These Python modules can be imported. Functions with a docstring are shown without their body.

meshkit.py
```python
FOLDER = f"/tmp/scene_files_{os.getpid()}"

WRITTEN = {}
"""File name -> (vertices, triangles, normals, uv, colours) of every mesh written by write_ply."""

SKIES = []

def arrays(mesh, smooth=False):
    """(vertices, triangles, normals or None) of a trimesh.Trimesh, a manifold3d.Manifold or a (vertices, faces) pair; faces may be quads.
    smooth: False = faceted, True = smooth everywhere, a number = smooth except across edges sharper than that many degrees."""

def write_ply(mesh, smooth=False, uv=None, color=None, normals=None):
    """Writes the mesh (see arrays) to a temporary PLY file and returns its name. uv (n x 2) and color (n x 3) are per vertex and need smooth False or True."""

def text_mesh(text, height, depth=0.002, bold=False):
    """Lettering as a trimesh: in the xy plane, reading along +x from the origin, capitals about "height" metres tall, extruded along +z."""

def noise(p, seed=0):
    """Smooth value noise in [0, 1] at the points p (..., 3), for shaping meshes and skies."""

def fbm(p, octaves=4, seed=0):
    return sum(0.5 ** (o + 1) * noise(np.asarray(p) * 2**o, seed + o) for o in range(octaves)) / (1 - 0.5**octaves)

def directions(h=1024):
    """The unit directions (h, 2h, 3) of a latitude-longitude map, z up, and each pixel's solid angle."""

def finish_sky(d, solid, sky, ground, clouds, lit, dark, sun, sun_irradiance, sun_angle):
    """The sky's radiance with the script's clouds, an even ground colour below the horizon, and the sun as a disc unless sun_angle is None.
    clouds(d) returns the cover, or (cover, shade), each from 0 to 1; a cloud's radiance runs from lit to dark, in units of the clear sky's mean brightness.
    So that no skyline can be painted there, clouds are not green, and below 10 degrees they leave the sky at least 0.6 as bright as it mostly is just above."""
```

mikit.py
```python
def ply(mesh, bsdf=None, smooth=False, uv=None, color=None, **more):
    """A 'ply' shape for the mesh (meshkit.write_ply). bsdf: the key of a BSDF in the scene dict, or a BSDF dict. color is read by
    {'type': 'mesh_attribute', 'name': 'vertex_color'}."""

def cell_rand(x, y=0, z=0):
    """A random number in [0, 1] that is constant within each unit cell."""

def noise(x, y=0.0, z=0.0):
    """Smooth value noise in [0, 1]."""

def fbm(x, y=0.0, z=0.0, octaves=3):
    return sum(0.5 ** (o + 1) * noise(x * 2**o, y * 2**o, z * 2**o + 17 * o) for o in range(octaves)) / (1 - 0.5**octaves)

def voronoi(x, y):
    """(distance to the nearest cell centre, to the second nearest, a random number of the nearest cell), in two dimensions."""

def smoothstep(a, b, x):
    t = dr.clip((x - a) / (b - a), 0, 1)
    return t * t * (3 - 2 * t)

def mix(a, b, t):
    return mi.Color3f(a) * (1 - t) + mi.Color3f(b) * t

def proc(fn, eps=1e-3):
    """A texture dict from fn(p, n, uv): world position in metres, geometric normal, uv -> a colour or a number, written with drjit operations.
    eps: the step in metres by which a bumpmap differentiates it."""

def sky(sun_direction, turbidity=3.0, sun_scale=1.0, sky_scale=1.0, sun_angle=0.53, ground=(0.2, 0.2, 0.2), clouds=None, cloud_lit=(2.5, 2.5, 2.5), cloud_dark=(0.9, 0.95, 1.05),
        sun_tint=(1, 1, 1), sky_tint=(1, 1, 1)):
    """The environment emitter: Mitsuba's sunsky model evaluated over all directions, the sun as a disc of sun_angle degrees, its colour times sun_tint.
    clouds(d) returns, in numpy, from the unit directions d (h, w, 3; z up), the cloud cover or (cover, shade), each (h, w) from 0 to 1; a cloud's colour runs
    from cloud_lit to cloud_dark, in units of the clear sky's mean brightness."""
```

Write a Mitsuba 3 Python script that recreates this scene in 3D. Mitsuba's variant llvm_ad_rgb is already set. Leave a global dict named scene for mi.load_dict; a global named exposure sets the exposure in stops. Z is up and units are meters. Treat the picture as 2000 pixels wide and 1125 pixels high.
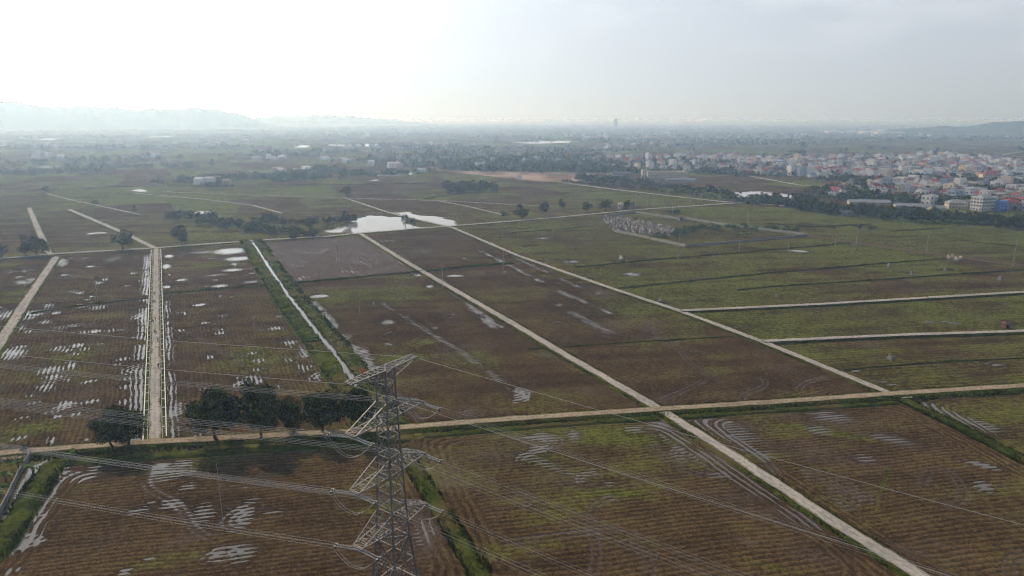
import math, random
import numpy as np, trimesh, drjit as dr, mitsuba as mi, manifold3d as m3
import mikit, meshkit
from mikit import noise, fbm, smoothstep, mix, cell_rand
random.seed(11); RNG = np.random.default_rng(11)
T = mi.ScalarTransform4f
scene, labels = {}, {}

# ---------------------------------------------------------------- camera, sky, air, exposure
EYE = 88.0                     # the drone's height above the paddies, metres
PITCH = math.atan((562.5 - 232.0) / 1333.0)
scene['camera'] = {'type': 'perspective', 'fov': math.degrees(2 * math.atan(1000 / 1333)), 'fov_axis': 'x', 'near_clip': 1.0, 'far_clip': 200000.0,
                   'to_world': T().look_at(origin=[0, 0, EYE], target=[0, math.cos(PITCH), EYE - math.sin(PITCH)], up=[0, 0, 1]),
                   'medium': {'type': 'ref', 'id': 'haze_air'}}
def direction(az, el):
    az, el = math.radians(az), math.radians(el)
    return np.array([math.sin(az) * math.cos(el), math.cos(az) * math.cos(el), math.sin(el)])
SUN = direction(-35, 37.5)
GLOW = direction(-34, 29)
def clouds(d):
    ang = np.degrees(np.arccos(np.clip(d @ GLOW, -1, 1)))
    f = 1.0 * np.exp(-(ang / 31.0) ** 2) + 0.24 * np.exp(-(ang / 80.0) ** 2)
    el = np.degrees(np.arcsin(np.clip(d[..., 2], -1, 1)))
    q = np.stack([d[..., 0] / (d[..., 2] + .12), d[..., 1] / (d[..., 2] + .12), d[..., 2] * 0], -1)
    n = meshkit.fbm(q * 2.0 + 3.1, 6, 5)
    puff = np.clip((n - .48) * 6, 0, 1) * np.clip((el - 3.5) / 4, 0, 1)
    f = f + .10 * puff - .02
    cover = np.clip(.95 - .75 * np.clip((el - 22) / 35, 0, 1) + .2 * puff, 0, 1)
    return cover, np.clip(1 - f, 0, 1)
scene['sky'] = mikit.sky(SUN, turbidity=3.5, sun_scale=1.25, sky_scale=1.0, ground=(.12, .12, .11), clouds=clouds,
                         cloud_lit=(5.9, 6.35, 6.8), cloud_dark=(1.88, 2.06, 2.42), sun_tint=(1.05, 1.0, .93))
scene['haze_air'] = {'type': 'homogeneous', 'albedo': {'type': 'rgb', 'value': [.80, .91, 1.0]}, 'sigma_t': {'type': 'rgb', 'value': [.000150, .000195, .000268]},
                     'phase': {'type': 'hg', 'g': .60}}
exposure = 1.5

# ---------------------------------------------------------------- helpers
F, CP, SP = 1333.0, math.cos(PITCH), math.sin(PITCH)
def G(u, v):
    """Where on the flat land the survey point (u, v) of the plan lies: x right, y ahead, metres."""
    a, b = (u - 1000) / F, (v - 562.5) / F
    t = EYE / (SP + b * CP)
    return np.array([a * t, (CP - b * SP) * t])
def line(*uv): return [G(*q) for q in uv]
def tall(u, vb, vt):
    """Height of what stands at (u, vb) and reaches up to vt."""
    y = G(u, vb)[1]; b = (vt - 562.5) / F
    return max(EYE - y * (SP + b * CP) / (CP - b * SP), .5)
def scale_at(u, v):
    p = G(u, v); return (p[1] * CP + EYE * SP) / F          # metres per plan unit
def numbered(name):
    if name not in USED: USED[name] = 0; return name
    USED[name] += 1; return f'{name}_{USED[name]:03d}'
USED = {}
def tag(key, label=None, cat=None, group=None, kind=None):
    e = labels.setdefault(key, {})
    for k, v in (('label', label), ('category', cat), ('group', group), ('kind', kind)):
        if v: e[k] = v
    return key
def thing(name, label, cat, group=None): return tag(numbered(name), label, cat, group)
def part(parent, name, mesh, bsdf, smooth=False, uv=None, to_world=None, kind=None, label=None):
    key = numbered(parent + '__' + name)
    d = dict(mesh) if isinstance(mesh, dict) else mikit.ply(mesh, bsdf, smooth, uv)
    if isinstance(mesh, dict) and bsdf: d['bsdf'] = {'type': 'ref', 'id': bsdf}
    if to_world is not None: d['to_world'] = to_world
    scene[key] = d
    if kind or label: tag(key, label, kind=kind)
    return key
def struct(name, label, mesh, bsdf, smooth=False, uv=None, kind='structure', cat=None):
    key = numbered(name); scene[key] = mikit.ply(mesh, bsdf, smooth, uv); tag(key, label, cat, kind=kind); return key
class MB:
    """Collects plain pieces into one mesh."""
    def __init__(s): s.v, s.f, s.n = [], [], 0
    def add(s, v, f):
        v = np.asarray(v, float); f = np.asarray(f, int)
        if f.shape[1] == 4: f = np.vstack([f[:, [0, 1, 2]], f[:, [0, 2, 3]]])
        s.v.append(v); s.f.append(f + s.n); s.n += len(v); return s
    def mesh(s, m):
        v, f, _ = meshkit.arrays(m); return s.add(v, f)
    def box(s, c, d, rz=0.0):
        q = np.array([[x, y, z] for x in (-.5, .5) for y in (-.5, .5) for z in (-.5, .5)]) * d
        cz, sz = math.cos(rz), math.sin(rz)
        q = np.c_[q[:, 0] * cz - q[:, 1] * sz, q[:, 0] * sz + q[:, 1] * cz, q[:, 2]] + c
        return s.add(q, [[0, 1, 3, 2], [4, 6, 7, 5], [0, 4, 5, 1], [2, 3, 7, 6], [0, 2, 6, 4], [1, 5, 7, 3]])
    def bar(s, a, b, w, w2=None, sides=4):
        a, b = np.asarray(a, float), np.asarray(b, float); d = b - a; L = np.linalg.norm(d)
        if L < 1e-6: return s
        d = d / L; x = np.cross(d, [0, 0, 1] if abs(d[2]) < .95 else [1, 0, 0]); x /= np.linalg.norm(x); y = np.cross(d, x)
        k = np.arange(sides) * 2 * math.pi / sides + math.pi / sides
        r = np.cos(k)[:, None] * x + np.sin(k)[:, None] * y
        c = .7071 if sides == 4 else .5
        v = np.vstack([a + r * w * c, b + r * (w2 or w) * c]); i = np.arange(sides); j = (i + 1) % sides
        s.add(v, np.c_[i, j, j + sides, i + sides])
        return s.add(v[sides:], [[0, q, q + 1] for q in range(1, sides - 1)])
    def tube(s, pts, r, sides=4):
        pts = np.asarray(pts, float)
        t = np.gradient(pts, axis=0); t /= np.linalg.norm(t, axis=1, keepdims=True)
        a = np.cross(t, [0, 0, 1.0]); a /= np.linalg.norm(a, axis=1, keepdims=True) + 1e-9; b = np.cross(t, a)
        k = np.arange(sides) * 2 * np.pi / sides
        v = pts[:, None] + r * (np.cos(k)[None, :, None] * a[:, None] + np.sin(k)[None, :, None] * b[:, None])
        i, j = np.meshgrid(np.arange(len(pts) - 1), np.arange(sides), indexing='ij')
        return s.add(v.reshape(-1, 3), np.stack([i * sides + j, i * sides + (j + 1) % sides, (i + 1) * sides + (j + 1) % sides, (i + 1) * sides + j], -1).reshape(-1, 4))
    @property
    def m(s): return (np.vstack(s.v), np.vstack(s.f))
def resample(pts, step):
    p = np.asarray(pts, float); s = np.r_[0, np.cumsum(np.linalg.norm(np.diff(p, axis=0), axis=1))]
    q = np.linspace(0, s[-1], max(2, int(s[-1] / step) + 1)); return np.c_[np.interp(q, s, p[:, 0]), np.interp(q, s, p[:, 1])]
def strip(pts, profile, step=3.0, wob=0.0, bump=0.0, seed=0, freq=.25):
    """A long body along a path with the cross-section profile [(offset, z), ...]; wob moves edges sideways, bump lifts the surface."""
    p = resample(pts, step); t = np.gradient(p, axis=0); t /= np.linalg.norm(t, axis=1, keepdims=True); nrm = np.c_[t[:, 1], -t[:, 0]]
    off, z = np.array(profile, float).T; k = len(off)
    o = np.repeat(off[None], len(p), 0); zz = np.repeat(z[None], len(p), 0)
    if wob:
        n = meshkit.fbm(np.stack([np.repeat(p[:, :1], k, 1) * freq + 9 * (off > 0), np.repeat(p[:, 1:], k, 1) * freq, o * 0 + seed], -1), 3) - .5
        o = o + n * 2 * wob
    v = np.stack([p[:, :1] + nrm[:, :1] * o, p[:, 1:] + nrm[:, 1:] * o, zz], -1)
    if bump:
        w = np.ones(k); w[0] = w[-1] = 0
        if k == 8: w[2:6] = 0
        v[..., 2] += w * bump * (meshkit.fbm(v * [.5, .5, 0] + seed, 3, 3) - .35) * 2
    i, j = np.meshgrid(np.arange(len(p) - 1), np.arange(k - 1), indexing='ij'); a = i * k + j
    return v.reshape(-1, 3), np.stack([a, a + 1, a + k + 1, a + k], -1).reshape(-1, 4)
def flat_poly(pts, z, wob=0.0, step=4.0, seed=0, freq=.06):
    """A level sheet with an uneven outline."""
    from shapely.geometry import Polygon
    ring = resample(list(pts) + [pts[0]], step)[:-1]
    if wob:
        t = np.gradient(ring, axis=0); t /= np.linalg.norm(t, axis=1, keepdims=True) + 1e-9
        n = meshkit.fbm(np.c_[ring * freq, ring[:, :1] * 0 + seed], 4) - .5
        ring = ring + np.c_[t[:, 1], -t[:, 0]] * n[:, None] * 2 * wob
    g = Polygon(ring).buffer(0)
    if g.geom_type != 'Polygon': g = max(g.geoms, key=lambda q: q.area)
    v, f = trimesh.creation.triangulate_polygon(g, engine='earcut')
    v = np.c_[v, np.full(len(v), z)]; f = np.asarray(f)
    n = np.cross(v[f[:, 1]] - v[f[:, 0]], v[f[:, 2]] - v[f[:, 0]])[:, 2]
    return v, np.where((n < 0)[:, None], f[:, ::-1], f)
def at(x, y, z=0.0, rz=0.0, s=1.0):
    s = [s] * 3 if np.isscalar(s) else list(s)
    return T().translate([float(x), float(y), float(z)]).rotate([0, 0, 1], float(math.degrees(rz))).scale([float(q) for q in s])

# ---------------------------------------------------------------- materials
def rgb(c): return {'type': 'rgb', 'value': [float(x) for x in c]}
def matte(name, c): scene[name] = {'type': 'twosided', 'bsdf': {'type': 'diffuse', 'reflectance': rgb(c) if not callable(c) else mikit.proc(c)}}
E1 = G(1290, 803) - G(1740, 773); E1 = -E1 / np.linalg.norm(E1)          # along the front road
E2 = G(720, 470) - G(1290, 803); E2 /= np.linalg.norm(E2)                # along the long field roads
E3 = np.array([-E2[1], E2[0]])
def soil(p, n, uv):
    # uv.x: how grassy, uv.y: how muddy; p.z tells straw crest from muddy furrow
    grn, mud = uv.x, uv.y
    d = dr.sqrt(p.x * p.x + p.y * p.y)
    a, b = p.x * float(E3[0]) + p.y * float(E3[1]), p.x * float(E2[0]) + p.y * float(E2[1])
    big = fbm(p.x * .012, p.y * .012, 1.0, 3)
    a1, c1 = p.x * float(E1[0]) + p.y * float(E1[1]), p.y * float(E1[0]) - p.x * float(E1[1])
    wv = big * 9.0
    med = .62 * fbm(a1 * .022, (c1 + wv) * .17, 5.0, 3) + .38 * fbm(p.x * .09, p.y * .09, 5.0, 2)
    fine = noise(p.x * 1.1, p.y * 1.1, 2.0)
    grit = noise(p.x * 3.1, p.y * 3.1, 4.0)
    plot = cell_rand(dr.floor(a / 62.0 + .4 * (big - .5)), dr.floor(b / 118.0), 3)
    far = smoothstep(420.0, 900.0, d)
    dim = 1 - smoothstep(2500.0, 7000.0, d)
    g = grn + ((med - .5) * 1.0 + (big - .5) * .4 + (plot - .5) * (.22 + .78 * far) + (fine - .5) * .28) * dim
    g = smoothstep(.12, .88, g)
    brown = mix((.020, .0132, .0078), (.056, .0375, .0205), smoothstep(.25, .8, med * .65 + grit * .25 + fine * .2))
    green = mix((.025, .035, .006), (.076, .088, .020), smoothstep(.25, .8, fine * .45 + med * .45 + grit * .2))
    c = mix(brown, green, g)
    straw = smoothstep(-.01, .09, p.z + .03 * (grit - .5)) * (.55 + .45 * smoothstep(.35, .7, fine * .5 + grit * .5))
    c = mix(c, mi.Color3f(.085, .064, .036) * (.6 + .8 * med), straw * (.48 - .22 * g) * (1 - far))
    wet = smoothstep(.03, -.07, p.z + (fine - .5) * .03)
    c = mix(c, (.026, .020, .015), wet * .62 * (1 - far))
    c = mix(c, (.066, .053, .051), mud * (.6 + .5 * (fine - .3)))
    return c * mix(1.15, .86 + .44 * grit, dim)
matte('mat_soil', soil)
def grass(p, n, uv):
    m = fbm(p.x * .22, p.y * .22, p.z, 3); f = noise(p.x * 1.7, p.y * 1.7, p.z * 1.7)
    c = mix((.015, .025, .005), (.056, .068, .014), smoothstep(.2, .8, m * .6 + f * .4))
    return mix(c, (.085, .066, .034), smoothstep(.55, .8, fbm(p.x * .07, p.y * .07, 7.0, 2)) * .6)
matte('mat_grass', grass)
def concrete(p, n, uv):
    m = fbm(p.x * .12, p.y * .12, 3.0, 3); f = noise(p.x * 1.3, p.y * 1.3, 1.0); g = noise(p.x * 4.3, p.y * 4.3, 1.0)
    c = mix((.18, .178, .174), (.325, .32, .312), smoothstep(.2, .8, m * .55 + f * .3 + g * .15))
    c = mix(c, (.12, .095, .075), smoothstep(.66, .86, f * .55 + m * .45) * .7)
    e = dr.abs(uv.x)
    c = c * mix(1.0, .80, smoothstep(.28, .0, e) * .8)
    return mix(c, (.085, .075, .045), smoothstep(.62, 1.05, e + (f - .5) * .5 + (m - .5) * .7) * .8)
matte('mat_concrete', concrete)
def dirt(p, n, uv):
    m = fbm(p.x * .15, p.y * .15, 3.0, 3); f = noise(p.x * 1.9, p.y * 1.9, 1.0)
    c = mix((.145, .122, .097), (.27, .238, .192), smoothstep(.2, .8, m * .6 + f * .4))
    e = dr.abs(uv.x)
    c = mix(c, (.10, .095, .045), smoothstep(.30, .0, e + (f - .5) * .3) * .45)
    return mix(c, (.07, .07, .025), smoothstep(.60, 1.05, e + (f - .5) * .6 + (m - .5) * .7) * .85)
matte('mat_dirt', dirt)
def red_earth(p, n, uv):
    m = fbm(p.x * .03, p.y * .03, 3.0, 4)
    return mix((.11, .078, .06), (.25, .195, .16), smoothstep(.25, .75, m))
matte('mat_red_earth', red_earth)
scene['mat_water'] = {'type': 'principled', 'base_color': rgb((.050, .043, .036)), 'roughness': .05, 'specular': .42}
scene['mat_pond'] = {'type': 'principled', 'base_color': rgb((.11, .10, .095)), 'roughness': .10, 'specular': .30}
scene['mat_steel'] = {'type': 'principled', 'base_color': rgb((.13, .135, .145)), 'roughness': .5, 'metallic': .3, 'specular': .5}
scene['mat_cable'] = {'type': 'principled', 'base_color': rgb((.36, .345, .32)), 'roughness': .4, 'metallic': .5}
def leafmat(name, lo, hi):
    def fn(p, n, uv):
        return mix(lo, hi, smoothstep(.25, .8, noise(p.x * .55, p.y * .55, p.z * .55) * .6 + noise(p.x * 2.3, p.y * 2.3, p.z * 2.3) * .4))
    scene[name] = {'type': 'twosided', 'bsdf': {'type': 'diffuse', 'reflectance': mikit.proc(fn)}}
leafmat('mat_leaf_dark', (.010, .016, .003), (.056, .076, .014))
leafmat('mat_leaf_mid', (.014, .025, .008), (.045, .065, .019))
leafmat('mat_leaf_bright', (.035, .062, .018), (.10, .15, .045))
for n_, c_ in dict(bark=(.055, .045, .036), white=(.56, .56, .56), cream=(.50, .45, .35), pink=(.36, .28, .25), grey=(.24, .24, .25), blue=(.10, .22, .55), paleblue=(.33, .39, .45),
                   ochre=(.46, .37, .22), red_tile=(.18, .052, .05), dark_tile=(.11, .055, .048), tin=(.20, .22, .25), blue_tin=(.13, .20, .34), rust=(.15, .095, .075), window=(.035, .04, .05),
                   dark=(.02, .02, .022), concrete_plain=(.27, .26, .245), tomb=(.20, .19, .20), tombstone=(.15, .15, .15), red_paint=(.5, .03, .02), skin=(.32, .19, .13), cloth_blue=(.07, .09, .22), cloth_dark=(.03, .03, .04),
                   cloth_red=(.30, .06, .06), straw_hat=(.5, .42, .27), rubber=(.02, .02, .02), insulator=(.38, .39, .40), fence_wall=(.46, .42, .33), fence_grey=(.20, .20, .20), hill=(.05, .07, .05), mud_bank=(.07, .052, .038)).items():
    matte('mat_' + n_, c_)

# ---------------------------------------------------------------- the land: one sheet, its furrows, ruts and hollows modelled
def grow(start, step, rate, end):
    out = [start]
    while out[-1] < end: step *= 1 + rate; out.append(out[-1] + step)
    return np.array(out[1:])
END = 90000.0
xs = np.arange(-262, 205, .47); xs = np.r_[-grow(262, .47, .05, END)[::-1], xs, grow(204.8, .47, .045, END)]
ys = np.r_[np.arange(92, 205, .42)]; ys = np.r_[ys, grow(ys[-1], .42, .0038, 520)]; ys = np.r_[ys, grow(ys[-1], ys[-1] - ys[-2], .045, END)]
ys = np.r_[-grow(-92, .8, .25, END)[::-1], ys]
X, Y = np.meshgrid(xs, ys)
def window(c, r): 
    i0, i1 = np.searchsorted(xs, [c[0] - r, c[0] + r]); j0, j1 = np.searchsorted(ys, [c[1] - r, c[1] + r]); return slice(j0, j1), slice(i0, i1)
def nz(x, y, k, seed, octv=3): return meshkit.fbm(np.stack([x * k, y * k, x * 0 + seed * 7.3], -1), octv, seed)
near = (slice(*np.searchsorted(ys, [60, 1100])), slice(*np.searchsorted(xs, [-900, 900])))
XN, YN = X[near], Y[near]
N1, N2, N3 = nz(XN, YN, .05, 1), nz(XN, YN, .25, 2), nz(XN, YN, 1.1, 3, 2)
def full(v, fill=0.0):
    out = np.full(X.shape, fill); out[near] = v; return out
WARP = full((N1 - .5) * 7 + (N2 - .5) * 2.2); PATCH = full(N2, .5); GRIT = full(N3, .5)
green = np.full(X.shape, .42); wet = np.zeros(X.shape); mud = np.zeros(X.shape); amp = np.full(X.shape, .0)
rows = np.zeros(X.shape)
def inside(poly):
    from shapely.geometry import Polygon
    p = np.array(poly); q = np.array(Polygon(p).exterior.coords)[:-1]
    area = .5 * np.sum(q[:, 0] * np.roll(q[:, 1], -1) - np.roll(q[:, 0], -1) * q[:, 1])
    if area < 0: q = q[::-1]
    m = np.ones(X.shape, bool)
    for a, b in zip(q, np.roll(q, -1, 0)): m &= (b[0] - a[0]) * (Y - a[1]) - (b[1] - a[1]) * (X - a[0]) >= 0
    return m, q
DIR1, DIR2 = math.atan2(E1[1], E1[0]), math.atan2(-E2[1], -E2[0])
# (corners on the plan, grassiness, furrow direction, furrow spacing, furrow height, muddiness)
FIELDS = [
    ([(-300, 535), (110, 500), (0, 670), (-300, 800)], .12, DIR2, 1.5, .055, 0),
    ([(112, 502), (299, 489), (290, 868), (60, 884), (-140, 900), (0, 672)], .16, DIR2, 1.5, .06, 0),
    ([(314, 488), (497, 478), (690, 755), (690, 850), (318, 864)], .16, DIR2, 1.5, .06, 0),
    ([(512, 475), (700, 462), (815, 530), (580, 552)], .02, DIR2, 2.6, .02, .95),
    ([(582, 556), (820, 535), (1286, 802), (800, 836), (735, 760)], .12, DIR1 + .35, 1.7, .035, 0),
    ([(714, 460), (884, 446), (1736, 770), (1298, 800)], .20, DIR1 + .3, 1.8, .035, 0),
    ([(895, 446), (1240, 412), (1560, 400), (2700, 500), (2700, 560), (1335, 606)], .62, DIR1, 3.0, .03, 0),
    ([(1340, 612), (2700, 545), (2700, 620), (1490, 668)], .80, DIR1, 2.8, .035, 0),
    ([(1500, 674), (2700, 625), (2700, 720), (1745, 768)], .66, DIR1, 2.6, .05, 0),
    ([(118, 908), (800, 872), (960, 1180), (-120, 1240)], .10, DIR1 + .05, 1.45, .065, 0),
    ([(812, 850), (1296, 812), (1830, 1180), (960, 1180)], .25, DIR1 + .04, 1.55, .075, 0),
    ([(1320, 808), (1755, 780), (2500, 1180), (1860, 1180)], .20, DIR1 + .02, 1.55, .08, 0),
    ([(1780, 778), (2700, 735), (2700, 1150), (2300, 1080)], .42, DIR1 - .05, 1.6, .075, 0)]
for k, (uv, g, ang, sp, am, mu) in enumerate(FIELDS):
    m, q = inside([G(u, min(v, 1240)) for u, v in uv])
    xx, yy = X[m], Y[m]
    # furrows run with the field and swing round at its ends, as the harvester turned
    dist = []
    for a, b in zip(q, np.roll(q, -1, 0)):
        t = (b - a) / np.linalg.norm(b - a); dd = (xx - a[0]) * -t[1] + (yy - a[1]) * t[0]
        align = abs(t @ [math.cos(ang), math.sin(ang)])
        dist.append(dd * (1.0 if align > .75 else .85) + (0 if align > .75 else 1.0))
    dist = np.sort(np.array(dist), axis=0); edge = dist[0] * 1.0
    if len(dist) > 1: edge = -3.0 * np.log(np.exp(-np.minimum(dist[0], 60) / 3) + np.exp(-np.minimum(dist[1], 60) / 3))
    s = -xx * math.sin(ang) + yy * math.cos(ang)
    w = WARP[m]
    headland = (k > 8) * np.clip((9 - edge) / 4, 0, 1)
    ph = np.where(headland > .5, edge, s) + w * .38
    rows[m] = np.cos(ph * 2 * math.pi / sp)
    amp[m] = am; green[m] = g; mud[m] = mu
    if mu: wet[m] = .90
def blob(u, v, ru, rv, amt, what, power=2.0):
    c = G(u, v); sx = ru * scale_at(u, v); sy = abs(G(u, v - rv)[1] - G(u, v + rv)[1]) / 2
    w = window(c, 2.6 * max(sx, sy))
    xx, yy = X[w] - c[0], Y[w] - c[1]; t = c / np.linalg.norm(c)
    a, b = xx * t[1] - yy * t[0], xx * t[0] + yy * t[1]
    r = np.sqrt((a / sx) ** 2 + (b / sy) ** 2) * (.55 + .9 * PATCH[w])
    f = amt * np.exp(-np.clip(r, 0, 9) ** power * .9)
    what[w] = np.maximum(what[w], f) if amt > 0 else what[w] + f
def streak(pts, width, amt, what, breaks=.5):
    p = line(*pts)
    for a, b in zip(p, p[1:]):
        c = (a + b) / 2; L = np.linalg.norm(b - a); w = window(c, L / 2 + 3 * width); t = (b - a) / L
        xx, yy = X[w] - a[0], Y[w] - a[1]; s = np.clip(xx * t[0] + yy * t[1], 0, L)
        r = np.hypot(xx - s * t[0], yy - s * t[1]) / width * (.6 + .8 * PATCH[w])
        g = np.clip((meshkit.fbm(np.stack([X[w] * .11, Y[w] * .11, xx * 0 + 3.3], -1), 2, 8) - breaks + .25) * 5, .0, 1)
        what[w] = np.maximum(what[w], amt * np.exp(-np.clip(r, 0, 9) ** 2 * .9) * (.35 + .65 * g))
for q in [(15, 615, 45, 18, 1.15), (50, 552, 35, 14, .95), (20, 530, 30, 6, .9), (20, 427, 22, 3, 1.3), (20, 445, 25, 3, 1.4), (35, 456, 40, 4, 1.2), (110, 455, 50, 8, .9), (165, 417, 18, 2, 1.6),
          (135, 425, 25, 2, 1.3), (190, 455, 30, 3, 1.7), (185, 475, 30, 8, .9), (120, 512, 14, 14, 1.25), (240, 505, 50, 12, 1.0), (65, 612, 30, 11, 1.35), (92, 606, 14, 6, 1.3), (190, 600, 30, 8, 1.1),
          (120, 640, 30, 10, .9), (185, 647, 15, 5, 1.6), (215, 645, 20, 6, 1.0), (30, 640, 25, 14, 1.25), (25, 690, 30, 18, 1.4), (115, 680, 20, 8, 1.2), (152, 674, 18, 7, 1.4), (100, 722, 34, 12, 1.3),
          (140, 715, 14, 12, 1.25), (90, 760, 25, 10, 1.05), (125, 790, 16, 14, 1.2), (112, 813, 8, 5, 1.8), (45, 815, 25, 4, 1.1), (100, 860, 12, 14, 1.25), (168, 858, 6, 3, 1.7), (262, 860, 22, 8, 1.9),
          (450, 490, 34, 7, 2.0), (465, 505, 30, 5, 1.8), (395, 492, 40, 6, 1.0), (330, 500, 10, 4, 1.8), (325, 520, 10, 6, 1.8), (455, 527, 25, 4, 1.6), (420, 537, 40, 4, 1.05), (325, 560, 10, 4, 1.7),
          (430, 558, 20, 4, 1.6), (490, 550, 22, 4, 1.25), (390, 595, 14, 3, 1.9), (430, 650, 15, 6, 1.25), (360, 612, 6, 6, 1.2), (440, 615, 25, 5, .95), (600, 690, 12, 8, 1.15), (640, 735, 20, 8, 1.25),
          (480, 745, 30, 8, 1.15), (545, 755, 10, 5, 1.3), (340, 858, 15, 8, 1.4), (385, 850, 22, 6, 1.0), (625, 578, 25, 4, 1.7), (850, 640, 22, 8, .95), (1010, 770, 10, 6, 1.25), (890, 538, 20, 3, 1.7),
          (820, 537, 12, 3, 1.8), (825, 490, 45, 10, .9), (1170, 572, 22, 8, 1.0), (1060, 465, 30, 4, 1.2), (1115, 510, 30, 5, 1.25), (1150, 540, 30, 6, 1.1), (1235, 535, 25, 4, 1.5), (1560, 490, 22, 2.5, 1.9),
          (1640, 525, 30, 3, .95), (1665, 722, 18, 4, 1.25), (1945, 712, 25, 5, 1.15), (1780, 765, 30, 6, 1.05), (1735, 748, 25, 5, .95), (312, 911, 20, 9, 1.9), (340, 926, 60, 14, 1.1), (370, 950, 25, 10, 1.25),
          (170, 930, 40, 15, 1.05), (20, 1115, 20, 10, 1.3), (400, 1000, 26, 26, 1.15), (475, 1005, 24, 26, 1.2), (470, 1080, 35, 25, 1.3), (425, 1085, 18, 22, 1.25), (290, 1092, 14, 6, 1.35), (245, 1115, 14, 10, 1.4),
          (510, 945, 60, 6, .8), (800, 886, 28, 17, 1.5), (830, 1040, 30, 42, 1.0), (1050, 855, 40, 8, 1.1), (1120, 850, 12, 12, 1.35), (1050, 876, 20, 11, 1.15), (1290, 830, 30, 12, 1.35), (1160, 918, 14, 9, .9),
          (1190, 945, 14, 12, .95), (1620, 812, 50, 14, 1.15), (1600, 840, 30, 12, 1.2), (1740, 857, 45, 9, 1.2), (1920, 908, 32, 6, 1.9), (1922, 950, 18, 13, 1.7), (1690, 895, 25, 12, 1.0), (1240, 838, 26, 10, 1.1), (1330, 600, 30, 4, .8), (760, 470, 40, 4, 1.0)]:
    blob(*q[:5], wet)
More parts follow.
